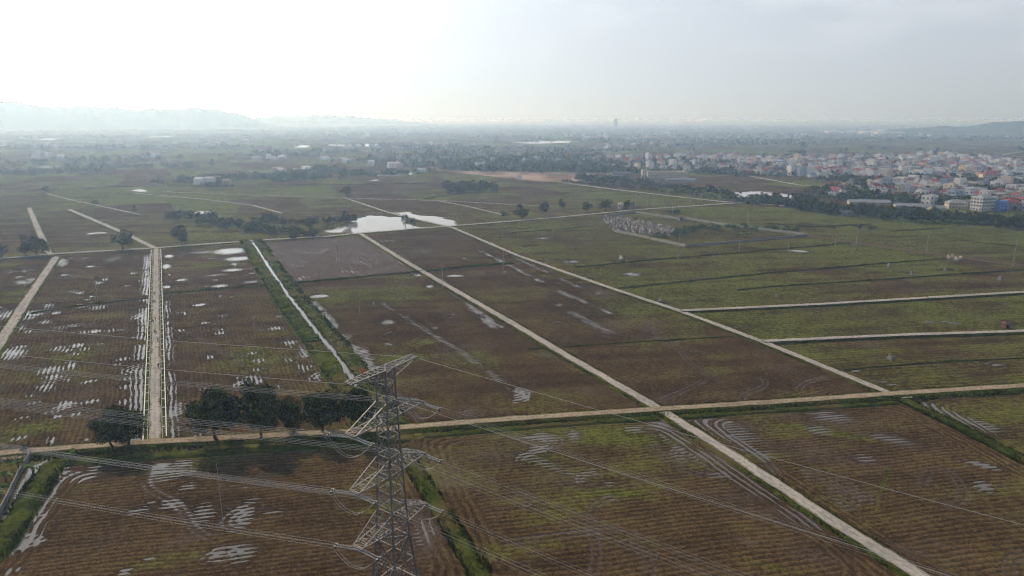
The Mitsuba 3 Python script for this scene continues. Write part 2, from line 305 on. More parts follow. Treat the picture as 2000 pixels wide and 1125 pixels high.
for q in [([(292, 500), (283, 690), (270, 860)], 5.5, 1.22), ([(322, 590), (330, 850)], 4, 1.15), ([(550, 580), (605, 680)], 4.5, 1.3), ([(610, 590), (660, 640), (702, 690)], 3.6, 1.25),
          ([(745, 590), (800, 625), (890, 680), (940, 715), (1022, 776)], 3.6, .95), ([(708, 680), (730, 735)], 3, 1.25), ([(735, 478), (830, 530)], 5, 1.25), ([(860, 545), (975, 645)], 4.6, 1.3),
          ([(940, 490), (1100, 572), (1190, 610)], 4, 1.1), ([(1090, 595), (1210, 660)], 6, .98), ([(112, 912), (70, 985), (38, 1062)], 4.2, 1.35), ([(1310, 850), (1500, 965)], 6, .98), ([(1370, 815), (1490, 880)], 8, 1.02),
          ([(1800, 790), (1930, 835)], 4.5, 1.15), ([(1540, 1000), (1760, 1095)], 5, .98), ([(1030, 890), (1180, 960), (1260, 1000)], 3.5, .85), ([(620, 735), (560, 700)], 3, 1.0), ([(1000, 500), (1130, 560)], 3, 1.1)]:
    streak(*q, wet)
for q in [(405, 497, 25, 8, .95), (430, 515, 60, 6, .85), (700, 577, 170, 20, .85), (1230, 600, 120, 25, .62), (1340, 650, 80, 25, .6), (1080, 690, 60, 15, .6), (1400, 720, 40, 15, .5), (100, 640, 60, 10, .6),
          (50, 840, 70, 28, .75), (480, 700, 60, 30, .6), (1150, 850, 220, 18, .75), (1200, 965, 150, 10, .65), (1650, 850, 150, 8, .75), (1840, 800, 60, 30, .6), (890, 830, 80, 14, .5), (880, 440, 120, 8, .7), (1280, 470, 90, 10, .8),
          (20, 380, 120, 14, .8), (1000, 370, 250, 16, .62), (1250, 1060, 100, 14, .5), (1050, 860, 30, 20, .5), (1770, 590, 200, 12, .95), (1100, 480, 120, 8, .7), (960, 710, 40, 10, .5)]:
    blob(*q[:5], green, 2.4)
for q in [(1600, 530, 60, 6, -.45), (1330, 520, 90, 8, -.3), (1860, 690, 60, 8, -.35), (1000, 470, 140, 12, -.25), (1380, 800, 60, 6, -.2), (1960, 540, 60, 8, -.35), (1500, 470, 60, 5, -.2), (930, 395, 120, 5, -.25)]:
    blob(*q[:5], green, 2.4)
for q in [(830, 1045, 34, 45, .95), (1380, 890, 60, 16, .75), (1290, 830, 34, 14, .8), (1430, 830, 60, 16, .6), (1620, 815, 60, 18, .6), (1740, 860, 50, 12, .6), (1050, 862, 50, 16, .7), (1120, 850, 16, 14, .8), (400, 500, 70, 12, .6),
          (380, 540, 60, 12, .5), (800, 885, 34, 20, .5), (700, 560, 120, 8, .4), (820, 490, 70, 14, .5), (1690, 900, 40, 16, .5), (1170, 572, 30, 9, .7), (1780, 1075, 60, 10, .5), (1500, 1000, 60, 20, .35), (830, 465, 60, 5, .5)]:
    blob(*q[:5], mud)
rw = random.Random(31)
for u0, u1, v0, v1, n in ((0, 95, 510, 600, 16), (115, 285, 500, 600, 22), (20, 285, 600, 860, 46), (325, 500, 500, 560, 14), (325, 620, 570, 760, 22), (40, 520, 405, 480, 30), (110, 560, 900, 1000, 10), (600, 760, 560, 720, 14), (830, 1100, 480, 640, 16)):
    for _ in range(n):
        v = rw.uniform(v0, v1); k_ = scale_at(500, v); w_ = rw.uniform(1.2, 4.5) / k_; blob(rw.uniform(u0, u1), v, w_, max(w_ * rw.uniform(.15, .5), 1.2), rw.uniform(1.0, 1.4), wet)
for _ in range(150):
    v = rw.uniform(470, 1120) if _ % 3 else rw.uniform(470, 700); k_ = scale_at(1000, v); w_ = rw.uniform(3, 16) / k_; blob(rw.uniform(0, 2000), v, w_, max(w_ * rw.uniform(.12, .4), 2), rw.choice([.36, .45, .55, -.22, -.3]), green, 2.2)
for _ in range(60):
    v = rw.uniform(480, 1120); k_ = scale_at(1000, v); w_ = rw.uniform(2, 8) / k_; blob(rw.uniform(0, 2000), v, w_, max(w_ * rw.uniform(.2, .45), 2), rw.uniform(.25, .6), mud)
rut = np.zeros(X.shape)
def track(pts, gauge=1.7, depth=1.0):
    from scipy.interpolate import splprep, splev
    p = np.array(line(*pts)); tck, _ = splprep(p.T, s=0, k=min(3, len(p) - 1)); q = np.array(splev(np.linspace(0, 1, 60), tck)).T
    t = np.gradient(q, axis=0); t /= np.linalg.norm(t, axis=1, keepdims=True); nn = np.c_[t[:, 1], -t[:, 0]]
    for sgn in (-1, 1):
        e = q + nn * sgn * gauge / 2
        for a, b in zip(e, e[1:]):
            L = np.linalg.norm(b - a); w = window((a + b) / 2, L / 2 + 1.5)
            if X[w].size == 0: continue
            tt = (b - a) / L; xx, yy = X[w] - a[0], Y[w] - a[1]; s = np.clip(xx * tt[0] + yy * tt[1], 0, L)
            rut[w] = np.maximum(rut[w], depth * np.exp(-(np.hypot(xx - s * tt[0], yy - s * tt[1]) / .42) ** 2))
for q in [[(285, 938), (310, 965), (345, 985), (370, 1020), (420, 1050)], [(1150, 1125), (1160, 1050), (1165, 985), (1200, 970)], [(1275, 865), (1300, 895), (1345, 920), (1420, 925)], [(1270, 625), (1280, 650), (1310, 678)],
          [(1260, 1125), (1262, 1090), (1240, 1060), (1250, 1045)], [(1970, 1125), (1975, 1095), (2000, 1080)], [(355, 645), (400, 665), (440, 692), (470, 715)], [(770, 765), (800, 800), (830, 832)], [(1330, 685), (1380, 730), (1410, 745)],
          [(1290, 780), (1340, 760), (1375, 742)], [(1490, 740), (1480, 760), (1450, 775), (1460, 790)], [(1560, 760), (1580, 745), (1620, 738)], [(1420, 850), (1470, 880), (1520, 925)], [(650, 690), (690, 720), (700, 728)], [(905, 800), (910, 808), (925, 810), (940, 806)],
          [(1020, 760), (1028, 770), (1020, 782), (1000, 783)], [(1015, 900), (1050, 880), (1075, 870), (1060, 855)], [(1800, 950), (1850, 920), (1880, 960), (1840, 985)], [(1330, 880), (1325, 890), (1340, 905)], [(980, 1060), (1100, 1045), (1210, 1030)]]:
    track(q, depth=1.0)
def swirl(u, v, radii, a0, a1, squash=1.0):
    c = G(u, v)
    for r_ in radii:
        a = np.linspace(math.radians(a0), math.radians(a1), 26); q = np.c_[c[0] + r_ * np.cos(a) + .3 * np.sin(a * 3), c[1] + squash * r_ * np.sin(a)]
        for e, b in zip(q, q[1:]):
            L = np.linalg.norm(b - e); w = window((e + b) / 2, L / 2 + 1.5); tt = (b - e) / L; xx, yy = X[w] - e[0], Y[w] - e[1]; s_ = np.clip(xx * tt[0] + yy * tt[1], 0, L)
            rut[w] = np.maximum(rut[w], 1.15 * np.exp(-(np.hypot(xx - s_ * tt[0], yy - s_ * tt[1]) / .40) ** 2) * (.55 + .9 * PATCH[w]))
for q in [(100, 945, (2, 3.6, 5.2, 6.6), 60, 260), (85, 985, (1.8, 3.4, 5), 90, 300), (58, 1035, (2, 3.6, 5.2, 7), 120, 330), (40, 1075, (1.6, 3.2), 60, 240), (490, 1010, (2.5, 4.2, 6), 100, 270), (430, 1090, (2, 3.8), 30, 200),
          (1005, 768, (1.8, 3.4, 5), -90, 80), (925, 803, (1.6, 2.8), 90, 280), (605, 690, (2, 3.6, 5), 100, 260), (640, 735, (2.2, 4, 6), 70, 250), (480, 750, (2, 3.6), 60, 260), (1062, 862, (2, 3.6, 5.2), -70, 110), (1330, 885, (1.6, 3.0), 60, 250),
          (1285, 638, (2.5, 4.5, 6.5, 8.5), 60, 280), (1290, 668, (2.5, 4.5, 6.5), -60, 100), (1600, 955, (3, 4.6, 6.2, 7.8, 9.4), -80, 95), (1660, 970, (2, 3.5, 5), -40, 140), (1015, 975, (2, 3.4), -60, 120), (1150, 935, (1.8, 3.2), 40, 220),
          (1070, 700, (2, 3.6, 5.2), 0, 150), (1290, 800, (1.8, 3.2), 20, 160), (470, 595, (3, 5, 7), 40, 160), (150, 640, (3, 5, 7), 20, 150), (120, 745, (2.4, 4, 5.6), 60, 200), (130, 800, (2, 3.6, 5.2), 80, 230), (275, 620, (2, 4, 6), 100, 250), (275, 720, (2, 4, 6), 100, 250), (335, 800, (2, 3.6, 5.2), -70, 90), (1360, 690, (2, 3.4), 0, 120)]:
    swirl(*q)
LEVEL = -.115                                        # the flood water's level
BASE = np.maximum(0, amp * 1.35 - .06)
Z = BASE + amp * rows * (.95 + .9 * (PATCH - .5)) * 1.25 + (GRIT - .5) * .06 * (amp > 0) + (PATCH - .5) * .05 * (amp > 0) - (.100 + BASE) * wet - np.clip(wet, 0, 1.2) * (.12 * (PATCH - .5) + .14 * (GRIT - .5)) - .10 * rut + .03 * (amp == 0)
Z = np.where(np.hypot(X, Y) > 1050, 0.0, Z)
mud = np.clip(np.maximum(mud, .8 * rut), 0, 1)
n_x = len(xs); jj, ii = np.meshgrid(np.arange(len(ys) - 1), np.arange(n_x - 1), indexing='ij'); a_ = jj * n_x + ii
land_v = np.c_[X.ravel(), Y.ravel(), Z.ravel()]
struct('ground', 'flat harvested rice paddies of brown stubble and green regrowth reaching to the horizon', (land_v, np.stack([a_, a_ + 1, a_ + n_x + 1, a_ + n_x], -1).reshape(-1, 4)), 'mat_soil', True,
       uv=np.c_[np.clip(green, 0, 1).ravel(), mud.ravel()])
struct('paddy_water', 'shallow rain water shining in the furrows and hollows of the paddies', flat_poly([G(-300, 470), G(500, 430), G(1700, 430), (420, 440), (330, 95), (-330, 95)], LEVEL), 'mat_water')

# ---------------------------------------------------------------- roads, paths, banks
def road(name, label, uv, width, mat, z=.50, bank=1.6, sink=-.25, step=4.0):
    p = line(*uv); h = width / 2
    k = struct('road_bank', f'grassy bank under the {label}', strip(p, [(-h - bank, sink), (-h - bank * .45, z * .55), (-h - .05, z - .12), (-h + .1, z - .16), (h - .1, z - .16), (h + .05, z - .12), (h + bank * .45, z * .55), (h + bank, sink)], min(step, 2.5), .25, .16), 'mat_grass', 40)
    top = strip(p, [(-h, z - .18), (-h, z), (-h * .5, z + .02), (0, z + .03), (h * .5, z + .02), (h, z), (h, z - .18)], min(step, 1.6), .42, 0, freq=.3)
    n = len(top[0]) // 7; return struct(name, label, top, mat, False, uv=np.c_[np.tile([-1, -1, -.5, 0, .5, 1, 1], n), np.repeat(np.arange(n) * 1.6, 7)])
road('dirt_road', 'tan dirt road crossing in front of the tree row', [(-400, 925), (60, 885), (290, 868), (500, 857), (700, 846), (800, 838), (1000, 822), (1290, 803), (1500, 790), (1740, 773), (2000, 757), (2500, 728)], 3.3, 'mat_dirt', .85, 2.0)
road('concrete_road', 'pale concrete field road running from the bottom right corner to the flooded field', [(1960, 1240), (1790, 1125), (1600, 1005), (1450, 905), (1290, 803), (1100, 693), (1000, 633), (800, 517), (705, 458)], 3.6, 'mat_concrete', .66, 1.4)
road('concrete_road', 'pale concrete field road from the lone far tree down to the dirt road junction', [(672, 387), (765, 418), (885, 446), (1010, 500), (1180, 560), (1330, 610), (1490, 670), (1740, 772)], 3.3, 'mat_concrete', .64, 1.3)
road('concrete_road', 'straight concrete road between two narrow irrigation channels on the left', [(303, 866), (305, 487)], 3.1, 'mat_concrete', .58, 2.4)
road('concrete_road', 'slanting concrete field road at the left edge', [(-220, 990), (0, 672), (50, 592), (110, 503)], 4.2, 'mat_concrete', .56, 1.3)
road('concrete_road', 'concrete cross road leading from the left edge past the flooded field to the village', [(-300, 530), (0, 507), (110, 497), (300, 486), (500, 471), (640, 463), (710, 456), (890, 442), (1075, 427), (1240, 411), (1430, 398), (1545, 391)], 4.4, 'mat_concrete', .70, 2.0)
road('concrete_road', 'thin concrete field road branching right, upper of two', [(1330, 610), (1600, 597), (2000, 573), (2500, 543)], 3.2, 'mat_concrete', .95, .8)
road('concrete_road', 'thin concrete field road branching right, lower of two', [(1490, 670), (1750, 658), (2000, 650), (2500, 622)], 3.0, 'mat_concrete', .95, .8)
road('concrete_road', 'concrete road continuing beyond the cross road behind the round tree', [(303, 486), (240, 455), (135, 410)], 4.2, 'mat_concrete', .6, 1.5)
road('concrete_road', 'concrete road continuing beyond the cross road behind the three left trees', [(97, 498), (75, 450), (57, 407)], 4.2, 'mat_concrete', .6, 1.5)
road('field_path', 'thin pale path crossing the far fields on the left', [(260, 378), (400, 390), (495, 402), (550, 417)], 2.8, 'mat_concrete', .45, 1.2)
road('field_path', 'thin pale path passing behind the lone far tree', [(320, 375), (500, 382), (670, 388), (850, 392), (870, 393), (1000, 400), (1075, 403)], 2.6, 'mat_concrete', .43, 1.2)
road('field_path', 'thin pale path slanting down to the cross road trees', [(850, 392), (910, 403), (985, 421)], 2.8, 'mat_concrete', .47, 1.2)
road('field_path', 'thin pale path at the far left beyond a small tree', [(90, 378), (135, 390), (215, 407), (275, 420)], 2.4, 'mat_concrete', .4, 1.2)
road('village_road', 'pale village road curving in from the right far fields', [(2060, 292), (1985, 298), (1925, 309), (1880, 318)], 6, 'mat_concrete', .6, 2)
road('village_road', 'pale road winding between the green plots beside the pond', [(1440, 340), (1500, 351), (1560, 362), (1620, 366), (1660, 372)], 6, 'mat_concrete', .62, 2)
road('avenue', 'pale tree lined road along the edge of the village fields', [(1100, 358), (1200, 371), (1300, 383), (1400, 394), (1480, 399), (1560, 406), (1640, 411)], 6, 'mat_concrete', .9, 2.5)
struct('dirt_track', 'bare brown earth track edging the right green field', strip(line((1575, 461), (1670, 474), (1820, 496), (2000, 520), (2300, 560)), [(-2.6, -.1), (-1.6, .45), (1.6, .45), (2.6, -.1)], 3, .5, .3), 'mat_mud_bank', 40)

def bund(label, uv, w, h, wob=.35, bump=.5, key='field_bund', mat='mat_grass'):
    return struct(key, label, strip(line(*uv), [(-w, -.3), (-w * .6, h * .7), (0, h), (w * .6, h * .7), (w, -.3)], 1.5, wob, bump * h * .8, seed=len(labels)), mat, 40)
bund('ragged green bund below the grey mud field', [(578, 553), (700, 542), (820, 531), (900, 523), (1005, 513)], 1.2, .8)
bund('green bund between the channel road and the canal', [(316, 574), (400, 567), (500, 559), (545, 553)], 1.6, .6)
bund('dark low bund crossing the left field', [(60, 612), (120, 602), (200, 591), (292, 581)], .7, .45)
bund('long bund below the cemetery wall', [(1125, 522), (1300, 506), (1440, 494), (1660, 475)], .7, .55, .5, 1.1)
bund('bund crossing the right green fields to the yellow tombs', [(1200, 565), (1350, 549), (1500, 534), (1700, 517), (1850, 505)], .7, .55, .5, 1.1)
bund('bund above the upper right branch road', [(1440, 567), (1510, 560), (1700, 548), (1880, 535), (2000, 528), (2300, 508)], .65, .5, .5, 1.1)
bund('thin green bund crossing the field between the long roads', [(1030, 682), (1200, 671), (1430, 657)], .6, .35)
bund('thin bund in the small right field', [(1650, 722), (1750, 714), (1850, 706), (2000, 700)], .6, .4)
bund('broad green bund from the road junction to the right edge', [(1765, 783), (1830, 815), (1900, 850), (2010, 906), (2200, 1000)], 2.6, .8)
bund('long green bund running from the tower to the bottom edge', [(790, 885), (830, 950), (880, 1030), (940, 1125), (1010, 1230)], 2.4, .7)
bund('weedy bund behind the dirt road on the left side', [(100, 905), (300, 893), (500, 880), (700, 866), (800, 858)], 2.2, .6)
bund('weedy bund along the dirt road on the right side', [(830, 852), (1000, 838), (1150, 826), (1285, 817)], 2.0, .55)
bund('weedy bund along the dirt road right of the crossing', [(1320, 816), (1500, 804), (1750, 787)], 1.8, .5)
bund('green ridge across the right furrowed field', [(1736, 912), (1730, 935), (1718, 970), (1712, 1003)], .7, .10)
bund('grassy bank beside the dark canal at the left edge', [(105, 908), (70, 960), (25, 1030), (-60, 1150), (-150, 1260)], 3.4, 1.1)
bund('far bund behind the lone far tree', [(200, 366), (420, 362), (560, 361), (700, 361), (850, 358)], 2.0, 1.1, key='field_bund')
bund('faint slanting bund behind the far fields', [(830, 389), (870, 382), (920, 375)], 1.2, 1.2)
bund('short dark bund behind the cemetery corner', [(1500, 437), (1570, 441), (1640, 446)], .6, .5, .5, 1.1)
bund('short dark bund in the far right green field', [(1740, 452), (1800, 449), (1840, 446)], .6, .5, .5, 1.1)
bund('thin broken bund right of the brown earth track', [(1880, 470), (1930, 476), (1990, 481)], .5, .4, .5, 1.1)
bund('thin broken bund in the field left of the cemetery', [(1000, 455), (1080, 449), (1160, 442)], .5, .4, .5, 1.1)
bund('bund of the bright green far right field', [(1560, 444), (1620, 442), (1700, 439)], 1.0, .9)

# canal between its two grassy banks
canal_c = [(490, 470), (503, 487), (530, 530), (560, 573), (612, 640), (660, 700), (700, 757), (728, 800), (750, 836)]
cp = line(*canal_c)
struct('canal_water', 'narrow canal of bright water running down between green banks to the tower', strip(cp, [(-3.5, .12), (3.5, .12)], 4), 'mat_water')
for sgn, nm in ((-1, 'right'), (1, 'left')):
    pr = [(.85, -.3), (1.25, .75), (2.6, .95), (5.6, .95), (7.6, .45), (9.4, -.3)] if sgn < 0 else [(1.0, -.3), (1.35, .7), (2.4, .9), (4.6, .9), (6.6, .4), (8.2, -.3)]
    pr = [(o * -sgn, z) for o, z in pr]
    struct('canal_bank', f'grassy {nm} bank of the narrow canal', strip(cp, sorted(pr), 1.1, 1.0, .4, seed=5 + sgn, freq=.5), 'mat_grass', 40)

# the culvert head at the right junction
k = thing('culvert', 'dark culvert mouth with pale concrete head below the right road junction', 'culvert'); c = G(1772, 781)
b = MB().box([c[0], c[1] + .3, .35], [3.6, .5, .9], DIR1); part(k, 'headwall', b.m, 'mat_concrete_plain')
part(k, 'opening', MB().box([c[0], c[1] - .1, .12], [1.8, .4, .55], DIR1).m, 'mat_dark')

# irrigation channels beside the straight road
ra, rb = G(303, 862), G(305, 489); rd = (rb - ra) / np.linalg.norm(rb - ra); rn = np.array([rd[1], -rd[0]]); rl = np.linalg.norm(rb - ra)
for sgn, nm in ((-1, 'left'), (1, 'right')):
    k = thing('irrigation_channel', f'narrow concrete irrigation channel along the {nm} side of the straight road', 'channel')
    for nm2, o, w, h, mt in (('outer_wall', 2.95, .26, .95, 'mat_white'), ('inner_wall', 1.88, .16, .64, 'mat_concrete_plain')):
        part(k, nm2, strip([ra + rn * sgn * o, rb + rn * sgn * o], [(-w / 2, -.2), (-w / 2, h), (w / 2, h), (w / 2, -.2)], 8), mt)
    part(k, 'channel_bed', strip([ra + rn * sgn * 2.4, rb + rn * sgn * 2.4], [(-.5, .16), (.5, .16)], 8), 'mat_dark')  # channel water, its shadow put into the near-black colour
    for i in range(1, 42):
        q = ra + rd * rl * i / 42 + rn * sgn * 2.42
        part(k, 'cross_beam', MB().box([q[0], q[1], .80], [1.0, .22, .14], math.atan2(rn[1], rn[0])).m, 'mat_white')

# coarse grass along banks and verges
def tufts(label, runs, seed):
    r = np.random.default_rng(seed); V = []
    for uv, lo, hi, zt, n, big in runs:
        p = resample(line(*uv), .5); t = np.gradient(p, axis=0); t /= np.linalg.norm(t, axis=1, keepdims=True); i = r.integers(0, len(p), n)
        keep = meshkit.fbm(np.c_[p[i] * .12, i * 0 + seed], 2) > r.uniform(.25, .62, n); i = i[keep]; m = len(i)
        o = r.uniform(lo, hi, m); c = p[i] + np.c_[t[i, 1], -t[i, 0]] * o[:, None]; h = r.uniform(.3, 1, m) * big
        for k in range(5):
            a = r.uniform(0, 6.28, m); d = np.c_[np.cos(a), np.sin(a)]; w = np.c_[-d[:, 1], d[:, 0]] * (h * .28)[:, None]; l = d * (h * r.uniform(.3, 1.0, m))[:, None]
            z0 = np.full(m, zt - .25); V.append(np.stack([np.c_[c - w, z0], np.c_[c + w, z0], np.c_[c + l, z0 + .25 + h]], 1).reshape(-1, 3))
    v = np.vstack(V); struct('grass_tufts', label, (v, np.arange(len(v)).reshape(-1, 3)), 'mat_tuft', kind='stuff')
leafmat('mat_tuft', (.022, .034, .006), (.095, .112, .022))
R1_ = [(0, 889), (60, 885), (290, 868), (500, 857), (700, 846), (800, 838), (1000, 822), (1290, 803), (1500, 790), (1740, 773), (2000, 757)]
R2_ = [(1790, 1125), (1600, 1005), (1450, 905), (1290, 803), (1100, 693), (1000, 633), (800, 517)]
tufts('rough tufts of grass along the field banks and road verges', [(R1_, 1.7, 5.0, .35, 5200, .75), (R1_, -3.6, -1.7, .45, 1500, .5), (R2_, 1.8, 3.2, .35, 1500, .55), (R2_, -3.2, -1.8, .35, 1500, .55),
    ([(105, 908), (70, 960), (25, 1030), (-60, 1150)], -3.2, 3.2, .6, 2600, .8), ([(790, 885), (830, 950), (880, 1030), (940, 1125)], -2.6, 2.6, .4, 2600, .7), ([(1765, 783), (1830, 815), (1900, 850), (2010, 906)], -2.6, 2.6, .5, 2200, .7),
    (canal_c, 1.5, 8.4, .7, 5200, .8), (canal_c, -8.0, -1.5, .7, 5200, .8), ([(578, 553), (700, 542), (820, 531), (900, 523), (1005, 513)], -1.1, 1.1, .6, 900, .7),
    ([(316, 574), (400, 567), (500, 559), (545, 553)], -1.4, 1.4, .45, 700, .7), ([(1330, 610), (1600, 597), (2000, 573)], 1.5, 2.6, .3, 900, .6), ([(1490, 670), (1750, 658), (2000, 650)], 1.5, 2.6, .3, 900, .6), ([(885, 446), (1010, 500), (1180, 560), (1330, 610), (1490, 670), (1740, 772)], 1.7, 3.0, .3, 1500, .55)], 3)

# ---------------------------------------------------------------- ponds and far water
def pond(label, uv, z=.10, wob=2.0, mat='mat_pond', name='pond'): return struct(name, label, flat_poly(line(*uv), z, wob, 2 if wob == 7 else 4, len(labels), .09), mat)
pond('wide flooded paddy shining behind the cross road', [(640, 452), (660, 442), (690, 437), (705, 425), (725, 421), (770, 424), (797, 428), (800, 440), (822, 443), (850, 446), (800, 449), (750, 452), (700, 455), (660, 455)], .10, 7, name='flood_water')
pond('second flooded paddy behind the slanting road', [(765, 416), (800, 414), (815, 421), (850, 422), (870, 428), (885, 434), (888, 440), (862, 442), (838, 436), (812, 426), (790, 423)], .10, 7, name='flood_water')
pond('pale fish pond in front of the village', [(1436, 376), (1480, 374), (1530, 379), (1555, 385), (1545, 389), (1480, 388), (1432, 384)], .2, 3)
pond('small pond cut by the bottom left edge', [(-60, 905), (18, 905), (26, 915), (22, 940), (0, 962), (-70, 1010)], -.02, .6)
for i, (lab, q) in enumerate([('long pale lake far off left of centre', [(640, 283), (700, 282), (755, 281), (735, 285), (690, 287), (645, 285)]), ('thin pale pool left of the long lake', [(570, 288), (590, 284), (606, 284), (600, 288)]),
        ('slender bright pool behind the lone tree', [(735, 343), (770, 341), (800, 338), (836, 336), (800, 342), (760, 345)]), ('small bright pool in the left distance', [(75, 328), (95, 325), (120, 325), (108, 328)]),
        ('tiny bright pool above the far left fields', [(256, 372), (275, 370), (292, 374), (270, 375)]), ('faint wide lake in the right distance', [(1000, 279), (1060, 276), (1130, 275), (1110, 279), (1040, 281)]),
        ('faint bright lake near the left horizon', [(65, 273), (100, 270), (120, 271), (100, 274)]), ('faint lake slivers near the horizon', [(270, 269), (320, 266), (360, 265), (330, 268)]),
        ('tiny pool below the slender pool', [(722, 353), (735, 351), (744, 353), (733, 354)]), ('small pool by the far roadside', [(378, 417), (395, 413), (420, 415), (400, 419)])]):
    pond(lab, q, .35, 6 if i != 4 else 3)
# earthworks
struct('earthworks', 'bare reddish earth of a levelled site before the village', flat_poly(line((842, 327), (880, 330), (985, 336), (1060, 336), (1160, 340), (1185, 347), (1150, 352), (1098, 357), (1040, 354), (1000, 349), (960, 345), (900, 338), (850, 332)), .35, 8, 10), 'mat_red_earth')
struct('earth_bank', 'long low heap of reddish earth on the levelled site', strip(line((970, 338), (1040, 341), (1110, 343), (1160, 345)), [(-10, .2), (-3, 2.4), (3, 2.6), (10, .2)], 6, 3, 1.2), 'mat_red_earth', 40)

# ---------------------------------------------------------------- hills
def hill(label, az0, az1, dist, tops, depth, seed):
    a = np.radians(np.linspace(az0, az1, 90)); k = 14
    t = np.interp(np.degrees(a), *zip(*tops)); t = t * (.92 + .16 * meshkit.fbm(np.c_[a * 40, a * 0, a * 0 + seed], 3))
    u = np.linspace(-1, 1, k); V = np.zeros((90, k, 3))
    for j in range(k):
        r = dist + u[j] * depth; prof = (1 - u[j] ** 2) ** 1.2
        V[:, j] = np.c_[r * np.sin(a), r * np.cos(a), np.maximum(t * prof * (.8 + .4 * meshkit.fbm(np.c_[a * 80, a * 0 + u[j] * 2, a * 0 + seed], 3)), 0) - 1.5 * (abs(u[j]) == 1)]
    i, j = np.meshgrid(np.arange(89), np.arange(k - 1), indexing='ij'); q = i * k + j
    struct('hills', label, (V.reshape(-1, 3), np.stack([q, q + 1, q + k + 1, q + k], -1).reshape(-1, 4)), 'mat_hill', True)
hill('pale hazy mountain ridge at the left horizon', -50, -18, 8200, [(-50, 215), (-38, 240), (-35, 236), (-32, 210), (-29, 182), (-26, 180), (-23.5, 198), (-21.0, 120), (-18, 0)], 1500, 2)
hill('faint far ridge left of centre', -22, -6, 10500, [(-22, 60), (-18, 130), (-15, 140), (-12, 110), (-9, 60), (-6, 0)], 1200, 4)
hill('low dark wooded hills at the right horizon', 27, 46, 5200, [(27, 0), (29, 22), (31.5, 46), (33, 44), (35, 76), (38, 62), (42, 50), (46, 20)], 700, 6)

# ---------------------------------------------------------------- transmission tower and its lines
AX = np.array([math.cos(math.radians(56.5)), math.sin(math.radians(56.5)), 0]); LX = np.array([-AX[1], AX[0], 0]); UP = np.array([0, 0, 1.0])
TC = np.array([-16.7, 84.6, 0])
def half(z): return np.interp(z, [0, 31, 33.5, 41.5, 49.5, 57], [4.4, 1.62, 1.5, 1.2, .96, .82])
def corner(i, z, s=None):
    h = half(z) if s is None else s
    return TC + AX * (h if i in (0, 3) else -h) + LX * (h if i in (0, 1) else -h) + UP * z
tw = thing('transmission_tower', 'tall grey steel lattice transmission tower with four pairs of crossarms', 'transmission tower')
for i in range(4):
    b = MB(); zz = [0, 8, 16, 24, 31, 36, 41.5, 49.5, 56.2]
    for a, c in zip(zz, zz[1:]): b.bar(corner(i, a), corner(i, c), .26 if a < 31 else .17)
    part(tw, 'leg', b.m, 'mat_steel')
b = MB(); lv = [0, 9, 17, 24, 31, 33.2, 35.8, 38.6, 41.3, 43.9, 46.7, 49.3, 51.8, 54.2, 56.2]
for a, c in zip(lv, lv[1:]):
    for i in range(4):
        j = (i + 1) % 4; w = .14 if a < 31 else .095
        b.bar(corner(i, a), corner(j, c), w).bar(corner(j, a), corner(i, c), w).bar(corner(i, c), corner(j, c), w)
        if a < 31:
            mid = (corner(i, a) + corner(j, c)) / 2
            b.bar(mid, (corner(i, a) + corner(i, c)) / 2, .1).bar(mid, (corner(j, a) + corner(j, c)) / 2, .1)
part(tw, 'body_bracing', b.m, 'mat_steel', kind='stuff')
for z in (31, 33.2, 41.3, 49.3, 56.2):
    part(tw, 'diaphragm', MB().bar(corner(0, z), corner(2, z), .12).bar(corner(1, z), corner(3, z), .12).m, 'mat_steel')
TIPS = {}
def crossarm(z, sgn, reach, rise, tipw, name):
    b = MB(); h = half(z); n = 6
    root = [TC + AX * sgn * h + LX * q * h + UP * z for q in (-1, 1)]; tip = [TC + AX * sgn * reach + LX * q * tipw + UP * z for q in (-1, 1)]
    top = [TC + AX * sgn * half(z + rise) + LX * q * half(z + rise) + UP * (z + rise) for q in (-1, 1)]
    lerp = lambda p, q, t: p + (q - p) * t
    for q in (0, 1):
        b.bar(root[q], tip[q], .15).bar(top[q], tip[q], .11)
    for i in range(1, n + 1):
        t0, t1 = (i - 1) / n, i / n
        b.bar(lerp(root[0], tip[0], t1), lerp(root[1], tip[1], t1), .10)
        b.bar(lerp(root[i % 2], tip[i % 2], t0), lerp(root[1 - i % 2], tip[1 - i % 2], t1), .06)
        if i < n:
            b.bar(lerp(top[0], tip[0], t1), lerp(top[1], tip[1], t1), .06)
            for q in (0, 1): b.bar(lerp(root[q], tip[q], t1), lerp(top[q], tip[q], t0), .055)
    b.box((tip[0] + tip[1]) / 2 - UP * .12, [.4, tipw * 2.1, .14], math.atan2(AX[1], AX[0]))
    part(tw, name, b.m, 'mat_steel'); return tip
for z in (33.2, 41.3, 49.3):
    for sgn in (-1, 1): TIPS[z, sgn] = crossarm(z, sgn, 6.5, 2.4, .85, 'crossarm')
for sgn in (-1, 1): TIPS[56.2, sgn] = crossarm(56.2, sgn, 6.3 if sgn < 0 else 5.7, -1.3, .62, 'earth_wire_arm')
part(tw, 'ladder', MB().bar(corner(1, 2) - LX * .5, corner(1, 31) - LX * .5, .08).bar(corner(1, 2) - LX * .9, corner(1, 31) - LX * .9, .08).m, 'mat_steel')
p = TC - AX * 3.2 + LX * .9 + UP * 56.2
part(tw, 'warning_plate', MB().box(p + UP * .3, [.14, .35, .55], .3).m, 'mat_red_paint', label='small red plate on the top crossarm')
for i in range(4): 
    q = corner(i, 0); part(tw, 'footing', MB().box([q[0], q[1], .3], [1.1, 1.1, .8]).m, 'mat_concrete_plain')
WAY = {'left': np.array([-.951, .309, 0]), 'right': np.array([.866, -.50, 0])}
LVN = {33.2: 'lowest', 41.3: 'middle', 49.3: 'upper', 56.2: 'top'}
